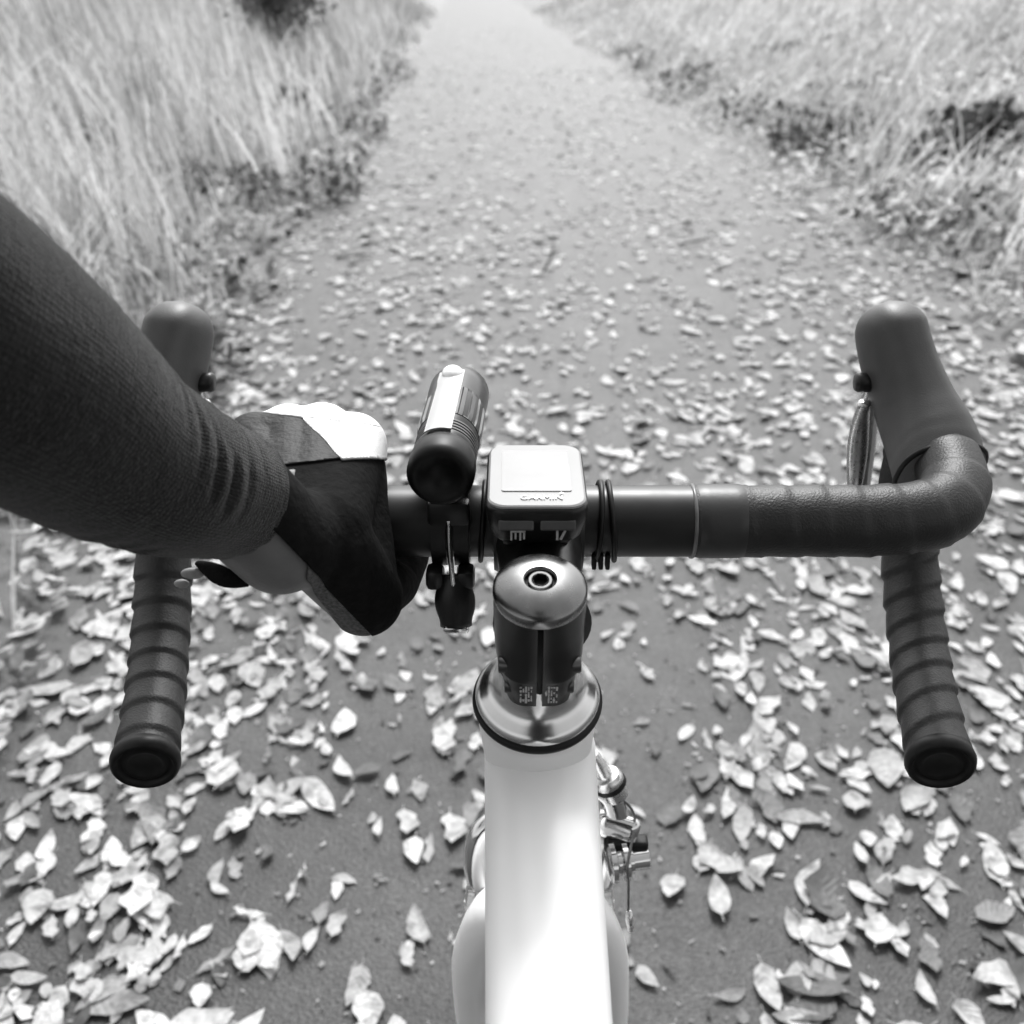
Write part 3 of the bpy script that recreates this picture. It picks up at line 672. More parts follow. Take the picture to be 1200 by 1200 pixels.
# fork, wheel
WC = Vector((0, .165, GZ + .34))
bm = bmesh.new()
tube(bm, [on_axis(.262), on_axis(.300)], .024, 32, up=(0, 1, 0))
for sg in (-1, 1):
    p = resample(catmull([on_axis(.264) + Vector((sg * .006, 0, 0)), on_axis(.266) + Vector((sg * .018, .001, 0)), on_axis(.276) + Vector((sg * .0255, .003, 0)), on_axis(.298) + Vector((sg * .0325, .005, 0)), on_axis(.345) + Vector((sg * .0400, .008, 0)), Vector((sg * .0475, .075, .55)), WC + Vector((sg * .052, -.003, .01))], 8), .01)
    tube(bm, p, None, 24, prof=se(lambda t: .015 - .006 * t, lambda t: .020 - .010 * t, 2.2), up=(0, 1, 0))
lean_parts.append(obj('fork', bm, M['white'], bike))
wheel = None
bm = bmesh.new(); n = 96
circ = [WC + Vector((0, math.cos(2 * math.pi * k / n), math.sin(2 * math.pi * k / n))) * .325 for k in range(n)]
def ringtube(bm, rad, prof, n=96):
    rings = []
    for k in range(n):
        a = 2 * math.pi * k / n; d = Vector((0, math.cos(a), math.sin(a)))
        rings.append([bm.verts.new(WC + d * (rad + v) + Vector((u, 0, 0))) for u, v in prof])
    m = len(prof)
    for k in range(n):
        A, B = rings[k], rings[(k + 1) % n]
        for j in range(m): bm.faces.new((A[j], A[(j + 1) % m], B[(j + 1) % m], B[j]))
ringtube(bm, .324, [(.0155 * math.cos(a), .0155 * math.sin(a)) for a in [2 * math.pi * k / 16 for k in range(16)]])
wheel = obj('front_wheel', bm, M['tyre'], bike); lean_parts.append(wheel)
bm = bmesh.new(); ringtube(bm, .300, [(-.010, .012), (.010, .012), (.010, -.004), (.004, -.014), (-.004, -.014), (-.010, -.004)]); lean_parts.append(obj('rim', bm, M['steel'], wheel, sharp=30))
bm = bmesh.new()
for k in range(24):
    a = 2 * math.pi * k / 24; d = Vector((0, math.cos(a), math.sin(a))); sg = 1 if k % 2 else -1; d2 = Vector((0, math.cos(a + .5 * sg), math.sin(a + .5 * sg)))
    tube(bm, [WC + d2 * .02 + Vector((sg * .03, 0, 0)), WC + d * .287], .001, 5)
lean_parts.append(obj('spokes', bm, M['steel'], wheel))
bm = bmesh.new(); lathe(bm, [(.006, -.056), (.012, -.05), (.022, -.034), (.022, -.030), (.012, -.026), (.012, .026), (.022, .030), (.022, .034), (.012, .05), (.006, .056)], WC, (1, 0, 0), 24, cap=True); lean_parts.append(obj('hub', bm, M['steel'], wheel))
LEAN = Matrix.Translation((0, 0, .93)) @ Matrix.Rotation(R(-1.4), 4, 'Y') @ Matrix.Translation((0, 0, -.93))     # the bike leans a little
for o in lean_parts: o.data.transform(LEAN)

# front brake caliper
def U(x, y, z): return Vector((x, y, z))
cal = empty('brake_caliper', (0, .03, .80)); cal.parent = bike; cal.matrix_parent_inverse = Matrix.Translation(bike.location).inverted()
def cpart(name, bm, m, **k): return obj(name, bm, m, cal, **k)
bm = bmesh.new()
tube(bm, resample(catmull([U(-.004, .030, .800), U(.024, .034, .806), U(.044, .034, .800), U(.050, .032, .775), U(.046, .030, .745), U(.034, .030, .715)], 8), .004), None, 18, prof=se(lambda t: .0075 - .001 * t, lambda t: .006, 2.6), up=(0, 1, 0))
tube(bm, resample(catmull([U(.038, .032, .780), U(.050, .030, .778), U(.061, .028, .775)], 6), .004), None, 18, prof=se(lambda t: .009, lambda t: .006, 2.4), up=(0, 1, 0))
cpart('caliper_arm', bm, M['chrome'])
bm = bmesh.new()
tube(bm, resample(catmull([U(.010, .042, .772), U(-.014, .040, .776), U(-.030, .036, .768), U(-.034, .032, .748), U(-.031, .030, .730), U(-.026, .030, .715)], 8), .004), None, 18, prof=se(lambda t: .0085 - .001 * t, lambda t: .006, 2.6), up=(0, 1, 0))
cpart('caliper_arm', bm, M['chrome'])
ad = Vector((-.42, -.05, .90)).normalized(); A0 = U(.0435, .030, .812)
bm = bmesh.new(); lathe(bm, [(.0050, -.014), (.0072, -.012), (.0072, -.004), (.0085, -.003), (.0092, 0), (.0092, .003), (.0078, .0052), (.0050, .006), (.0042, .007), (.0040, .014), (.0033, .0155), (.0033, .021), (.0024, .0225), (0, .0225)], A0, ad, 28)
cpart('barrel_adjuster', bm, M['steel'], sharp=40)
bm = bmesh.new(); lathe(bm, [(.0082, -.0045), (.0097, -.003), (.0097, -.0005), (.0088, .0005)], A0, ad, 28); cpart('adjuster_ring', bm, M['rubber'])
PB = U(.0555, .022, .760)
bm = bmesh.new(); lathe(bm, [(0, -.012), (.0090, -.012), (.0125, -.0105), (.0125, -.0075), (.0085, -.006), (.0085, -.004), (.0120, -.003), (.0120, .000), (.0082, .0012), (.0082, .003), (.0068, .0035), (.0068, .0125), (.005, .0135), (0, .0135)], PB, (1, .15, .05), 24)
cpart('pinch_bolt', bm, M['chrome'], sharp=40)
bm = bmesh.new(); box(bm, U(.055, .027, .768), (.026, .010, .008), bevel=.002); cpart('cable_clamp', bm, M['rubber'])
cab = catmull([A0 - ad * .010, A0 - ad * .028 + Vector((.004, -.002, 0)), PB + Vector((-.001, -.011, .006)), PB + Vector((.0, -.012, -.006)), PB + Vector((.001, -.012, -.030))], 8)
bm = bmesh.new(); tube(bm, cab, .0008, 8); cpart('brake_cable', bm, mat('brake cable', .12, .35, .8, v2=.2, scale=400))
e = cab[-1]; bm = bmesh.new(); tube(bm, [e + Vector((0, 0, .002)), e + Vector((.001, -.001, -.004)), e + Vector((.002, -.002, -.012))], [.0017, .0026, .0017], 10); cpart('cable_end', bm, M['steel'])
for sg in (-1, 1):
    bm = bmesh.new(); c = U(sg * .036 + .004, .026, .726)
    lathe(bm, [(0, -.020), (.006, -.020), (.006, -.006), (.0092, -.005), (.0092, -.002), (.0068, -.001), (.0068, .003), (.0082, .004), (.0082, .008), (.006, .009), (.004, .009), (.004, .007), (0, .007)], c, (sg, 0, .15), 22)
    cpart('pad_bolt', bm, M['steel'], sharp=40)
    bm = bmesh.new(); box(bm, U(sg * .024, .030, .718), (.010, .050, .012), bevel=.003); cpart('brake_pad', bm, M['rubber'])

# ------------------------------------------------------------------ cycle computer on the stem
def rrect(hx, hy, r, n=6):
    out = []
    for cx, cy, a0 in ((hx - r, hy - r, 0), (-hx + r, hy - r, 90), (-hx + r, -hy + r, 180), (hx - r, -hy + r, 270)):
        for k in range(n + 1):
            a = R(a0 + 90 * k / n); out.append((cx + r * math.cos(a), cy + r * math.sin(a)))
    return out
CC = Vector((-.002, -.030, BZ + .030)); CT = Matrix.Rotation(R(2), 3, 'X')
def slab(bm, rings, cap=True):
    """rings: (hx, hy, corner, z, yshift)"""
    rs = []
    for hx, hy, r, z, ysh in rings:
        rs.append([bm.verts.new(CC + CT @ Vector((px, py + ysh, z))) for px, py in rrect(hx, hy, r)])
    for a, b in zip(rs, rs[1:]):
        n = len(a)
        for k in range(n): bm.faces.new((a[k], a[(k + 1) % n], b[(k + 1) % n], b[k]))
    if cap: bm.faces.new(rs[0][::-1]); bm.faces.new(rs[-1])
bm = bmesh.new(); slab(bm, [(.0165, .024, .006, -.014, .002), (.0190, .0275, .007, -.010, .001), (.0212, .0310, .008, -.001, 0), (.0218, .0318, .0085, .0045, 0), (.0216, .0316, .0085, .0062, 0), (.0208, .0308, .008, .0070, 0)])
comp = obj('cycle_computer', bm, M['blackplastic'], None, sharp=50)
tag(comp, 'small cycle computer with pale screen strapped on the stem', 'cycle computer')
bm = bmesh.new(); slab(bm, [(.0210, .0310, .008, .0071, 0), (.0208, .0308, .008, .0079, 0), (.0200, .0300, .0075, .0084, 0)]); obj('face', bm, M['faceplate'], comp, sharp=20)
bm = bmesh.new(); slab(bm, [(.0150, .0205, .0012, .0085, .003), (.0150, .0205, .0012, .0088, .003)]); obj('screen', bm, M['screen'], comp, sharp=20)
def text(s, size, loc, rot, m, parent, name='lettering', ext=.00015):
    cu = bpy.data.curves.new(name, 'FONT'); cu.body = s; cu.size = size; cu.extrude = ext; cu.align_x = 'CENTER'; cu.align_y = 'CENTER'
    to = bpy.data.objects.new(name, cu); COL.objects.link(to); dg = bpy.context.evaluated_depsgraph_get()
    me = bpy.data.meshes.new_from_object(to.evaluated_get(dg)); bpy.data.objects.remove(to)
    me.transform(Matrix.Translation(loc) @ rot.to_4x4()); return link(name, me, m, parent, smooth=False)
lp = CC + CT @ Vector((.002, -.0238, .0088)); text('GARMIN', .0048, lp, CT, M['letter'], comp)
bm = bmesh.new(); p0 = CC + CT @ Vector((.0105, -.0205, .0090)); vv = [bm.verts.new(p0 + CT @ Vector(v)) for v in ((-.0011, 0, 0), (.0011, 0, 0), (0, .002, 0))]; bm.faces.new(vv); obj('logo_triangle', bm, M['letter'], comp, smooth=False)
# buttons on the rear edge
for sg in (-1, 1):
    bm = bmesh.new(); box(bm, CC + CT @ Vector((sg * .0088, -.0306, -.0005)), (.0150, .0030, .0048), rot=CT @ Matrix.Rotation(R(-14), 3, 'X'), bevel=.0008); b_ = obj('button', bm, M['greyplastic'], comp, smooth=False)
    bm = bmesh.new()
    if sg < 0:
        for dx, hz in ((-.0028, .004), (-.0010, .003), (.0010, .004), (.0026, .003)): box(bm, CC + CT @ Vector((-.0080 + dx, -.0300, -.0062)), (.0008, .0006, hz), bevel=0)
        box(bm, CC + CT @ Vector((-.0080, -.0301, -.0040)), (.0064, .0006, .0008))
    else:
        for dx, r_ in ((-.0014, 0), (.0010, 25)): box(bm, CC + CT @ Vector((.0100 + dx, -.0300, -.0058)), (.0010, .0006, .0046), rot=Matrix.Rotation(R(r_), 3, 'Y'))
    obj('button_icon', bm, M['print'], comp, smooth=False)
bm = bmesh.new(); box(bm, CC + Vector((0, .002, -.0165)), (.030, .036, .008), bevel=.003); obj('mount', bm, M['blackplastic'], comp)
# rubber bands of the mount round the bar
for xx, tilt in ((.0285, 3), (.0350, -4), (-.0265, 3)):
    bm = bmesh.new(); ring = []
    for k in range(49):
        a = 2 * math.pi * k / 48; rr = .0189 
        ring.append(Vector((xx + math.sin(a) * .004 * (tilt / 10), rr * math.cos(a), BZ + rr * math.sin(a))))
    tube(bm, ring, .0013, 8, cap=False); obj('rubber_band', bm, M['rubber'], comp)
bm = bmesh.new()
for k in range(3): box(bm, (.0265 + k * .0032, -.0125, BZ - .0145), (.0022, .006, .008), bevel=.0007)
obj('band_ribs', bm, M['rubber'], comp, sharp=40)

# ------------------------------------------------------------------ front lamp on the bar
LX = -.0445; LZ = BZ + .036
lampo = empty('bike_lamp', (LX, 0, BZ)); tag(lampo, 'cylindrical black bike lamp with painted highlight clamped left of the stem', 'bike lamp')
LD = Vector((.045, 1, .035)).normalized(); L0 = Vector((LX, -.030, LZ))
bm = bmesh.new()
prof = [(.0128, .016)]
for k in range(5): s = .020 + k * .003; prof += [(.0148, s), (.0148, s + .0016), (.0138, s + .0018), (.0138, s + .0028)]
prof += [(.0146, .036), (.0146, .074), (.0150, .078), (.0156, .090), (.0156, .100), (.0146, .102), (.0132, .102), (.0130, .098), (0, .098)]
lathe(bm, prof, L0, LD, 44); obj('lamp_body', bm, M['lamp'], lampo, sharp=35)
bm = bmesh.new(); tube(bm, [L0 + LD * (.040 + .034 * k / 8) for k in range(9)], lambda i, t, a: .0149 + .0007 * (1 if math.sin(a * 18) > 0 else -1) * (0 if i in (0, 8) else 1), 144, up=(0, 0, 1)); obj('fins', bm, M['lamp'], lampo, sharp=20)
bm = bmesh.new(); lathe(bm, [(0, .003), (.0062, .003), (.0068, .0018), (.0100, .0012), (.0112, 0), (.0136, .001), (.0152, .004), (.0154, .012), (.0150, .017), (.0136, .0185)], L0, LD, 44)
obj('tail_cap', bm, M['rubber'], lampo)
bm = bmesh.new(); lathe(bm, [(.0130, .0985), (0, .0992)], L0, LD, 32); obj('lens', bm, M['glass'], lampo)
# highlight along the top of the body, painted as a pale strip, and the switch at its front
bm = bmesh.new(); sx = LD.cross(Vector((0, 0, 1))).normalized(); su = sx.cross(LD).normalized(); rows = []
for s in np.linspace(.019, .092, 14):
    rows.append([bm.verts.new(L0 + LD * s + (sx * math.sin(a) + su * math.cos(a)) * (.0162 + (.0006 if s > .078 else 0))) for a in [R(-32 + 46 * k / 8) for k in range(9)]])
for a, b in zip(rows, rows[1:]):
    for k in range(8): bm.faces.new((a[k], a[k + 1], b[k + 1], b[k]))
bmesh.ops.solidify(bm, geom=bm.faces[:], thickness=.0006)
obj('painted_highlight', bm, M['highlight_and_switch'], lampo)
bm = bmesh.new(); ball(bm, L0 + LD * .088 + su * .0155 - sx * .002, .0055, (1, 1.3, .75)); obj('switch', bm, M['highlight_and_switch'], lampo)
# clamp strap round the bar, saddle, lever
bm = bmesh.new(); W0 = .0088
for sgn in (-1, 1):
    rows = []
    for k in range(0, 37):
        a = R(60 + 330 * k / 36); rr = .0178; rr2 = .0212
        x0, x1 = (LX + .003 + sgn * .0018, LX + .003 + sgn * W0)
        rows.append([bm.verts.new(Vector((xx, rr_ * math.cos(a), BZ + rr_ * math.sin(a)))) for xx, rr_ in ((x0, rr), (x0, rr2), (x1, rr2), (x1, rr))])
    for A, B in zip(rows, rows[1:]):
        for j in range(4): bm.faces.new((A[j], A[(j + 1) % 4], B[(j + 1) % 4], B[j]))
    bm.faces.new(rows[0]); bm.faces.new(rows[-1][::-1])
box(bm, (LX + .003, .006, BZ + .0215), (.020, .030, .010), bevel=.003)
box(bm, (LX + .003, -.0185, BZ + .0140), (.0195, .008, .012), bevel=.002)
for sgn in (-1, 1): box(bm, (LX + .003 + sgn * .0072, -.0195, BZ - .0195), (.0085, .012, .010), bevel=.0025)
obj('clamp', bm, M['blackplastic'], lampo, sharp=40)
bm = bmesh.new(); tube(bm, catmull([(LX + .003, -.0215, BZ + .011), (LX + .003, -.0225, BZ), (LX + .0038, -.0245, BZ - .012), (LX + .0045, -.0250, BZ - .022)], 6), .0013, 10); obj('clamp_bolt', bm, M['chrome'], lampo)
bm = bmesh.new(); tube(bm, resample(catmull([(LX + .0045, -.020, BZ - .018), (LX + .0050, -.024, BZ - .028), (LX + .0055, -.027, BZ - .042)], 6), .002), None, 24, prof=lambda i, t, a: ((.0055 + .0042 * math.sin(min(1, t * 1.15) * 2.6)) * math.cos(a), .0045 * math.sin(a)), up=(0, 1, 0)); obj('clamp_lever', bm, M['blackplastic'], lampo)
bm = bmesh.new(); box(bm, (LX + .0055, -.0280, BZ - .0425), (.0125, .006, .0042), bevel=.0015); obj('lever_tip', bm, M['chrome'], lampo)

# ------------------------------------------------------------------ the rider's left arm and gloved hand
def remesh(bm, vox, smooth_it=6):
    me = bpy.data.meshes.new('tmp'); bmesh.ops.recalc_face_normals(bm, faces=bm.faces[:]); bm.to_mesh(me); bm.free(); o = bpy.data.objects.new('tmp', me); COL.objects.link(o)
    r = o.modifiers.new('r', 'REMESH'); r.mode = 'VOXEL'; r.voxel_size = vox
    s = o.modifiers.new('s', 'SMOOTH'); s.iterations = smooth_it; s.factor = .5
    dg = bpy.context.evaluated_depsgraph_get(); out = bpy.data.meshes.new_from_object(o.evaluated_get(dg)); bpy.data.objects.remove(o); out.materials.clear(); return out
#ARM_BEGIN
EL = Vector((-.222, -.238, 1.212)); A1 = Vector((-0.1681, -0.1543, 1.1224)); A2 = Vector((-0.1466, -0.1195, 1.0796)); A3 = Vector((-0.1245, -0.0789, 1.0465)); SE = Vector((-0.1150, -0.0712, 1.0395))
WR = Vector((-.1085, -.0690, 1.0190)); CA = Vector((-.1000, -.0500, 1.0110))
MCP = [Vector((-.0890, .018, 1.0265)), Vector((-.1045, .022, 1.0300)), Vector((-.1200, .020, 1.0300)), Vector((-.1350, .015, 1.0280))]
bm = bmesh.new()
capsule(bm, EL, A1, .044, .035); capsule(bm, A1, A2, .035, .0275); capsule(bm, A2, A3, .0275, .0222); capsule(bm, A3, WR, .0222, .0215); capsule(bm, WR, CA, .0215, .0205)
for k, m_ in enumerate(MCP):
    c0 = CA + Vector((.008 - k * .007, .002, .004 - .001 * k)); capsule(bm, c0, m_, .0165, .0135)
    x_ = m_.x
    pip = Vector((x_ + .001, .046, BZ + .000)); dip = Vector((x_ + .002, .029, BZ - .024)); tip = Vector((x_ + .003, .006, BZ - .0285))
    rr = (.0095, .0100, .0095, .0085)[k]
    capsule(bm, m_, pip, .0125, rr); capsule(bm, pip, dip, rr, rr * .92); capsule(bm, dip, tip, rr * .92, rr * .8)
for a, b in zip(MCP, MCP[1:]): capsule(bm, a + Vector((0, -.003, 0)), b + Vector((0, -.003, 0)), .0128, .0128)
TM = Vector((-.0800, -.040, .9760))
capsule(bm, CA + Vector((.006, 0, -.004)), TM, .0205, .0165); capsule(bm, TM, Vector((-.0700, -.006, BZ - .031)), .0140, .0105); capsule(bm, Vector((-.0700, -.006, BZ - .031)), Vector((-.0640, .016, BZ - .027)), .0105, .0085)
capsule(bm, MCP[0] + Vector((.002, -.008, -.006)), TM + Vector((0, 0, .006)), .0120, .0145)      # web between thumb and first finger
capsule(bm, MCP[0].lerp(CA, .4), TM.lerp(CA, .25), .0150, .0160)
capsule(bm, MCP[3].lerp(CA, .35), MCP[0].lerp(CA, .35), .0150, .0160)
body = remesh(bm, .0015, 14)
#ARM_END
person = link('person', body, M['skin'])
tag(person, "cyclist's left arm in a dark knit sleeve, gloved hand gripping the handlebar", 'person')
def patch(name, cuts, off, thick, material, near=None):
    """a piece of cloth cut from the skin: cuts = [(point, normal)], kept on the side the normal points to"""
    bm = bmesh.new(); bm.from_mesh(body)
    for pnt, nrm in cuts:
        bmesh.ops.bisect_plane(bm, geom=bm.verts[:] + bm.edges[:] + bm.faces[:], plane_co=pnt, plane_no=nrm, clear_inner=True)
    seen = set(); best = []
    for v0 in bm.verts:
        if v0 in seen: continue
        st_ = [v0]; seen.add(v0); isl = []
        while st_:
            v = st_.pop(); isl.append(v)
            for e_ in v.link_edges:
                o_ = e_.other_vert(v)
                if o_ not in seen: seen.add(o_); st_.append(o_)
        sc_ = (lambda L_: len(L_) if near is None else -min((v.co - near).length for v in L_))
        if len(isl) > 60 and (not best or sc_(isl) > sc_(best)): best = isl
    keep_ = set(best); bmesh.ops.delete(bm, geom=[v for v in bm.verts if v not in keep_], context='VERTS')
    bm.normal_update()
    nr = {v: v.normal.copy() for v in bm.verts}
    for v in bm.verts: v.co += nr[v] * (off + thick)
    bmesh.ops.solidify(bm, geom=bm.faces[:], thickness=thick)
    return obj(name, bm, material, person)
hd = (MCP[1] - CA).normalized()
#GLOVE_BEGIN
def plane3(a, b, c, toward):
    """plane through three points, its normal turned towards a fourth"""
    a, b, c = Vector(a), Vector(b), Vector(c); n_ = (b - a).cross(c - a).normalized()
    return a, (n_ if n_.dot(Vector(toward) - a) > 0 else -n_)
def flip(pl): return pl[0], -pl[1]
EYE = (-.01, -.45, 1.22)
g_edge = plane3((-0.1124, -0.0758, 1.0322), (-0.0799, -0.0941, 1.0063), EYE, MCP[0])
w_edge = plane3((-0.1256, -0.0176, 1.0558), (-0.0719, -0.0268, 1.0530), (-0.0636, -0.1921, 1.1245), (-0.0822, 0.0025, 1.0675))
curve = plane3((-0.1056, -0.0200, 1.0555), (-0.0863, -0.0403, 1.0435), EYE, (-0.0719, -0.0271, 1.0523))
whit_low = plane3((-0.0871, -0.0428, 1.0429), (-0.0707, -0.0420, 1.0446), EYE, (-0.0780, -0.0356, 1.0577))
lowg = plane3((-0.1216, -0.0442, 1.0400), (-0.0867, -0.0425, 1.0436), EYE, (-0.1034, -0.0356, 1.0577))
top_only = (Vector((0, 0, BZ - .002)), Vector((0, 0, 1)))
patch('glove', [g_edge], .0006, .0012, M['glove'])
patch('knuckle_panel', [w_edge, top_only], .0020, .0012, M['glovewhite'], near=MCP[1] + Vector((0, 0, .013)))
patch('finger_panel', [flip(w_edge), curve, whit_low, top_only], .0020, .0012, M['glovewhite'], near=MCP[0] + Vector((0, 0, .013)))
patch('back_panel', [flip(w_edge), flip(curve), lowg, top_only], .0019, .0010, M['gloveback'], near=MCP[2].lerp(CA, .4) + Vector((0, 0, .015)))
trim = plane3((-0.0986, -0.0843, 1.0149), (-0.0772, -0.0994, 0.9953), EYE, MCP[0]); trim_l = plane3((-0.0936, -0.0845, 1.0259), (-0.0970, -0.1024, 0.9891), EYE, (-0.0738, -0.0920, 1.0106))
patch('towelling_trim', [flip(g_edge), trim, trim_l], .0004, .0009, M['terry'])
#GLOVE_END
# knit sleeve: rings round the forearm with folds
#SLEEVE_BEGIN
SP = resample(catmull([EL + (EL - A1) * .5, EL, A1, A2, A3, SE], 14), .0010)
SL = [0]
for a, b in zip(SP, SP[1:]): SL.append(SL[-1] + (b - a).length)
def s_at(p): return SL[min(range(len(SP)), key=lambda i: (SP[i] - p).length)]
KN = [(0, .060), (s_at(EL), .0535), (s_at(A1), .0395), (s_at(A2), .0318), (s_at(A3), .0265), (SL[-1], .0252)]
def srad(i, t, a):
    s = SL[i]; r = float(np.interp(s, [k[0] for k in KN], [k[1] for k in KN]))
    sc = s_at_A2 + .014; env = math.exp(-((s - sc) / .024) ** 2)
    ca, sa = math.cos(a), math.sin(a)
    ph = (s - sc) * 560 + 1.8 * math.sin(a + .6) + 3.2 * mnoise.noise(Vector((ca * 1.3, sa * 1.3, s * 22)))
    am = max(0, .25 + 1.3 * mnoise.noise(Vector((ca * 1.1 + 5, sa * 1.1, s * 30))))
    r += .0021 * env * am * (math.sin(ph) + .3 * math.sin(2 * ph + 1))
    r += .0018 * mnoise.noise(Vector((math.cos(a) * 1.2, math.sin(a) * 1.2, s * 22)))
    r += .00016 * mnoise.noise(Vector((ca * 14, sa * 14, s * 420)))
    e = SL[-1] - s
    r += .00010 * math.sin(a * 130 + 2 * mnoise.noise(Vector((ca, sa, s * 60)))) * max(0, 1 - e / .04)
    if e < .003: r -= .003 * (1 - e / .003) ** 2
    return r
s_at_A2 = s_at(A2)
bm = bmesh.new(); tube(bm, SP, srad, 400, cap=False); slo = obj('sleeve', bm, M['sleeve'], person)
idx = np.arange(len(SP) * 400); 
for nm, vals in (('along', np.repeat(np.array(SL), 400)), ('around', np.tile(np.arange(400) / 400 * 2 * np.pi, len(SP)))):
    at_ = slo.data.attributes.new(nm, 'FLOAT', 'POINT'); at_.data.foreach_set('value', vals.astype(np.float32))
def knit(m):
    t = m.node_tree; b = t.nodes['Principled BSDF']
    def mt(op, *a):
        q = t.nodes.new('ShaderNodeMath'); q.operation = op
        for k, v in enumerate(a):
            if isinstance(v, (int, float)): q.inputs[k].default_value = v
            else: t.links.new(v, q.inputs[k])
        return q.outputs[0]
    def at(nm):
        q = t.nodes.new('ShaderNodeAttribute'); q.attribute_name = nm; return q.outputs['Fac']
    rib = mt('ABSOLUTE', mt('SINE', mt('MULTIPLY', at('around'), 66.)))
    st_ = mt('ABSOLUTE', mt('SINE', mt('ADD', mt('MULTIPLY', at('along'), 1700.), mt('MULTIPLY', rib, 1.4))))
    h = mt('ADD', mt('MULTIPLY', rib, .7), mt('MULTIPLY', st_, .5))
    bp = t.nodes.new('ShaderNodeBump'); bp.inputs['Strength'].default_value = .8; bp.inputs['Distance'].default_value = .0005
    old = b.inputs['Normal'].links[0].from_socket; t.links.new(old, bp.inputs['Normal']); t.links.new(h, bp.inputs['Height']); t.links.new(bp.outputs[0], b.inputs['Normal'])
    oc = b.inputs['Base Color'].links[0].from_socket
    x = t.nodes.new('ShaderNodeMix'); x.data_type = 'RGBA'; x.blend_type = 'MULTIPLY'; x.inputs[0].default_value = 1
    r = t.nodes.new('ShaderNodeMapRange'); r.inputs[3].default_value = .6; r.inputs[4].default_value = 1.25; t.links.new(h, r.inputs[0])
    c_ = t.nodes.new('ShaderNodeMapRange'); c_.inputs[1].default_value = SL[-1] - .058; c_.inputs[2].default_value = SL[-1] - .030; c_.inputs[3].default_value = 1.; c_.inputs[4].default_value = 2.4; t.links.new(at('along'), c_.inputs[0])     # light on the wrist end of the sleeve, painted into the knit colour
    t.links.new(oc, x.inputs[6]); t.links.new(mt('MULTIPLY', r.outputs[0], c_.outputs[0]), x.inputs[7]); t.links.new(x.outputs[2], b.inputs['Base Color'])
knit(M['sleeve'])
# pale strap tab between cuff and glove; dark strap under the wrist with a pale pull tab
bm = bmesh.new(); tube(bm, resample(catmull([(-0.1042, -0.0605, 1.0476), (-0.1045, -0.0684, 1.0428), (-0.1067, -0.0746, 1.0370), (-0.1115, -0.0782, 1.0296)], 6), .0015), None, 16, prof=lambda i, t, a: (.0034 * math.cos(a), .0012 * math.sin(a)), up=(-.4, -.7, .5))
obj('strap_tab', bm, M['tab'], person)
bm = bmesh.new(); tube(bm, resample(catmull([(-0.1435, -0.0699, 1.0101), (-0.1315, -0.0768, 1.0075), (-0.1210, -0.0780, 1.0050)], 6), .0015), None, 16, prof=lambda i, t, a: (.0042 * math.cos(a) * math.sin(.3 + 2.5 * t), .002 * math.sin(a)), up=(-.4, -.7, .5))
obj('wrist_strap', bm, M['glove'], person)
bm = bmesh.new(); ball(bm, (-0.1509, -0.0719, 1.0015), .0032, (1, .5, .62)); ball(bm, (-0.1457, -0.0718, 1.0063), .0042, (1.2, .5, .6)); obj('pull_tab', bm, M['tab'], person)
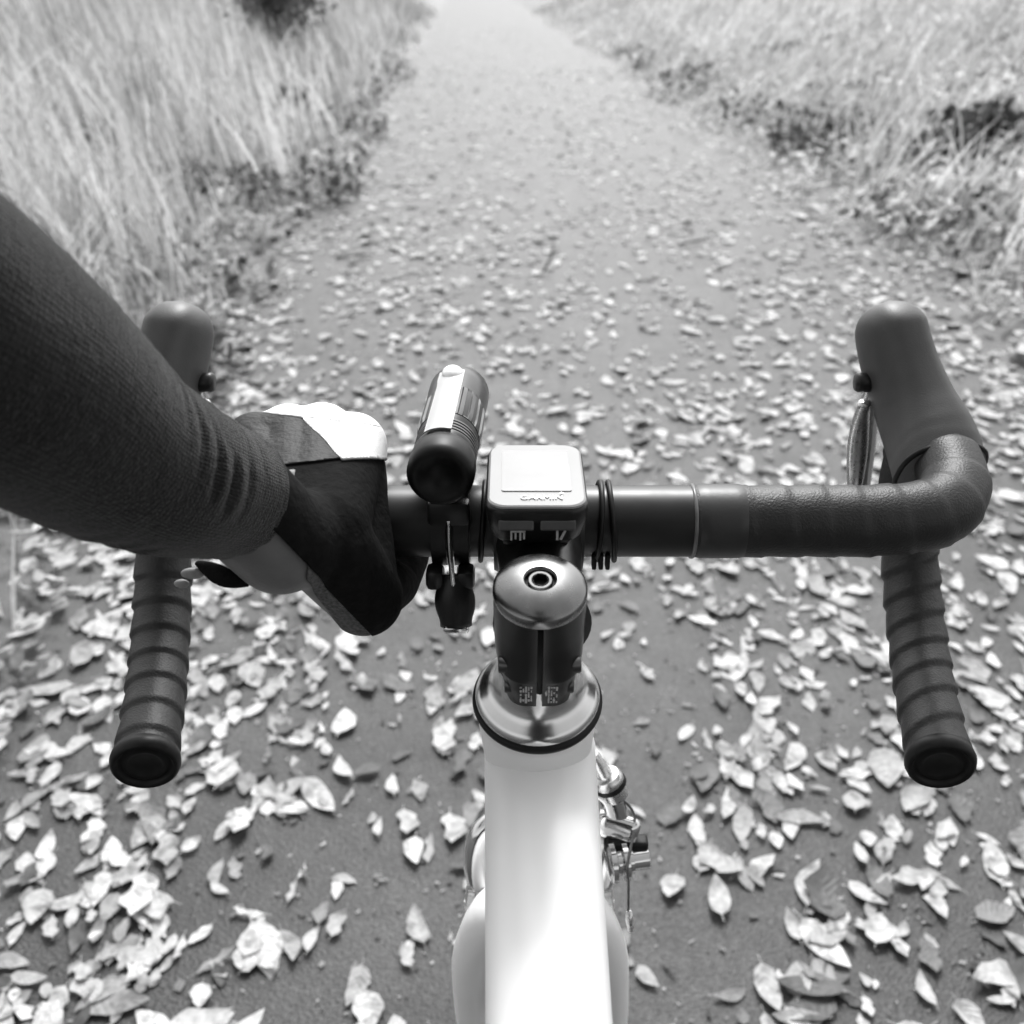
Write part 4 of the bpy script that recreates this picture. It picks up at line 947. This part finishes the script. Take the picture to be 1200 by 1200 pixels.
# wool fuzz standing off the sleeve
fz = rng.integers(40, len(SP) - 4, 9000); fa = rng.uniform(0, 2 * math.pi, 9000); FRM = frames(SP); Vf = []
for i, a in zip(fz, fa):
    t_, u_2, w_2 = FRM[i]; nrm = w_2 * math.cos(a) + u_2 * math.sin(a); r_ = srad(int(i), 0, a) - .0002; p = SP[i] + nrm * r_
    l_ = .0006 + .0016 * random.random() ** 2; q = p + nrm * l_ + t_ * random.uniform(-1, 1) * l_ + nrm.cross(t_) * random.uniform(-1, 1) * l_; sd_ = t_ * .00006
    Vf += [p - sd_, p + sd_, q + sd_ * .4, q - sd_ * .4]
tag(link('fuzz', mesh_np('fuzz', np.array([tuple(v) for v in Vf]), np.arange(len(Vf)).reshape(-1, 4)), M['fuzz'], person, smooth=False), kind='stuff')
#SLEEVE_END

# the rest of the rider: torso, right arm, head and legs, behind the picture
def soft(name, caps, m, vox=.014):
    bm = bmesh.new()
    for a, b, ra, rb in caps: capsule(bm, a, b, ra, rb)
    return link(name, remesh(bm, vox, 4), m, person)
SHL, SHR = Vector((-.20, -.70, 1.40)), Vector((.20, -.72, 1.40))
HIP = Vector((0, -1.00, 1.00))
soft('jersey', [(HIP + Vector((-.06, 0, 0)), Vector((-.09, -.76, 1.36)), .125, .12), (HIP + Vector((.06, 0, 0)), Vector((.09, -.76, 1.36)), .125, .12), (SHL, SHR, .075, .075),
    (SHL, EL + (EL - A1) * .45, .072, .058), (SHR, Vector((.27, -.76, 1.13)), .072, .055), (Vector((.27, -.76, 1.13)), Vector((.07, -.60, 1.17)), .05, .036)], M['sleeve'])
soft('tights', [(HIP + Vector((-.10, .02, -.06)), Vector((-.11, -.47, .74)), .095, .062), (Vector((-.11, -.47, .74)), Vector((-.10, -.58, .34)), .058, .040),
    (HIP + Vector((.10, .02, -.06)), Vector((.11, -.53, .62)), .095, .062), (Vector((.11, -.53, .62)), Vector((.10, -.62, .22)), .058, .040)], M['rubber'])
hh = soft('head', [(Vector((0, -.72, 1.46)), Vector((0, -.68, 1.56)), .055, .06), (Vector((0, -.67, 1.60)), Vector((0, -.64, 1.66)), .085, .095)], M['skin'])
soft('helmet', [(Vector((0, -.70, 1.70)), Vector((0, -.62, 1.70)), .112, .108)], M['stem'])
bm = bmesh.new(); tube(bm, resample(catmull([(0, -1.08, .895), (0, -1.0, .90), (0, -.90, .897), (0, -.80, .893)], 8), .01), None, 28, prof=lambda i, t, a: ((.068 - .052 * t ** .7) * math.cos(a), .022 * math.sin(a)))
obj('saddle', bm, M['rubber'], bike)
bm = bmesh.new(); tube(bm, [Vector((0, -.60, .86)), Vector((0, -.62, .875)), Vector((0, -.93, .888))], .0135, 20, up=(1, 0, 0)); obj('seat_post', bm, M['bar'], bike)
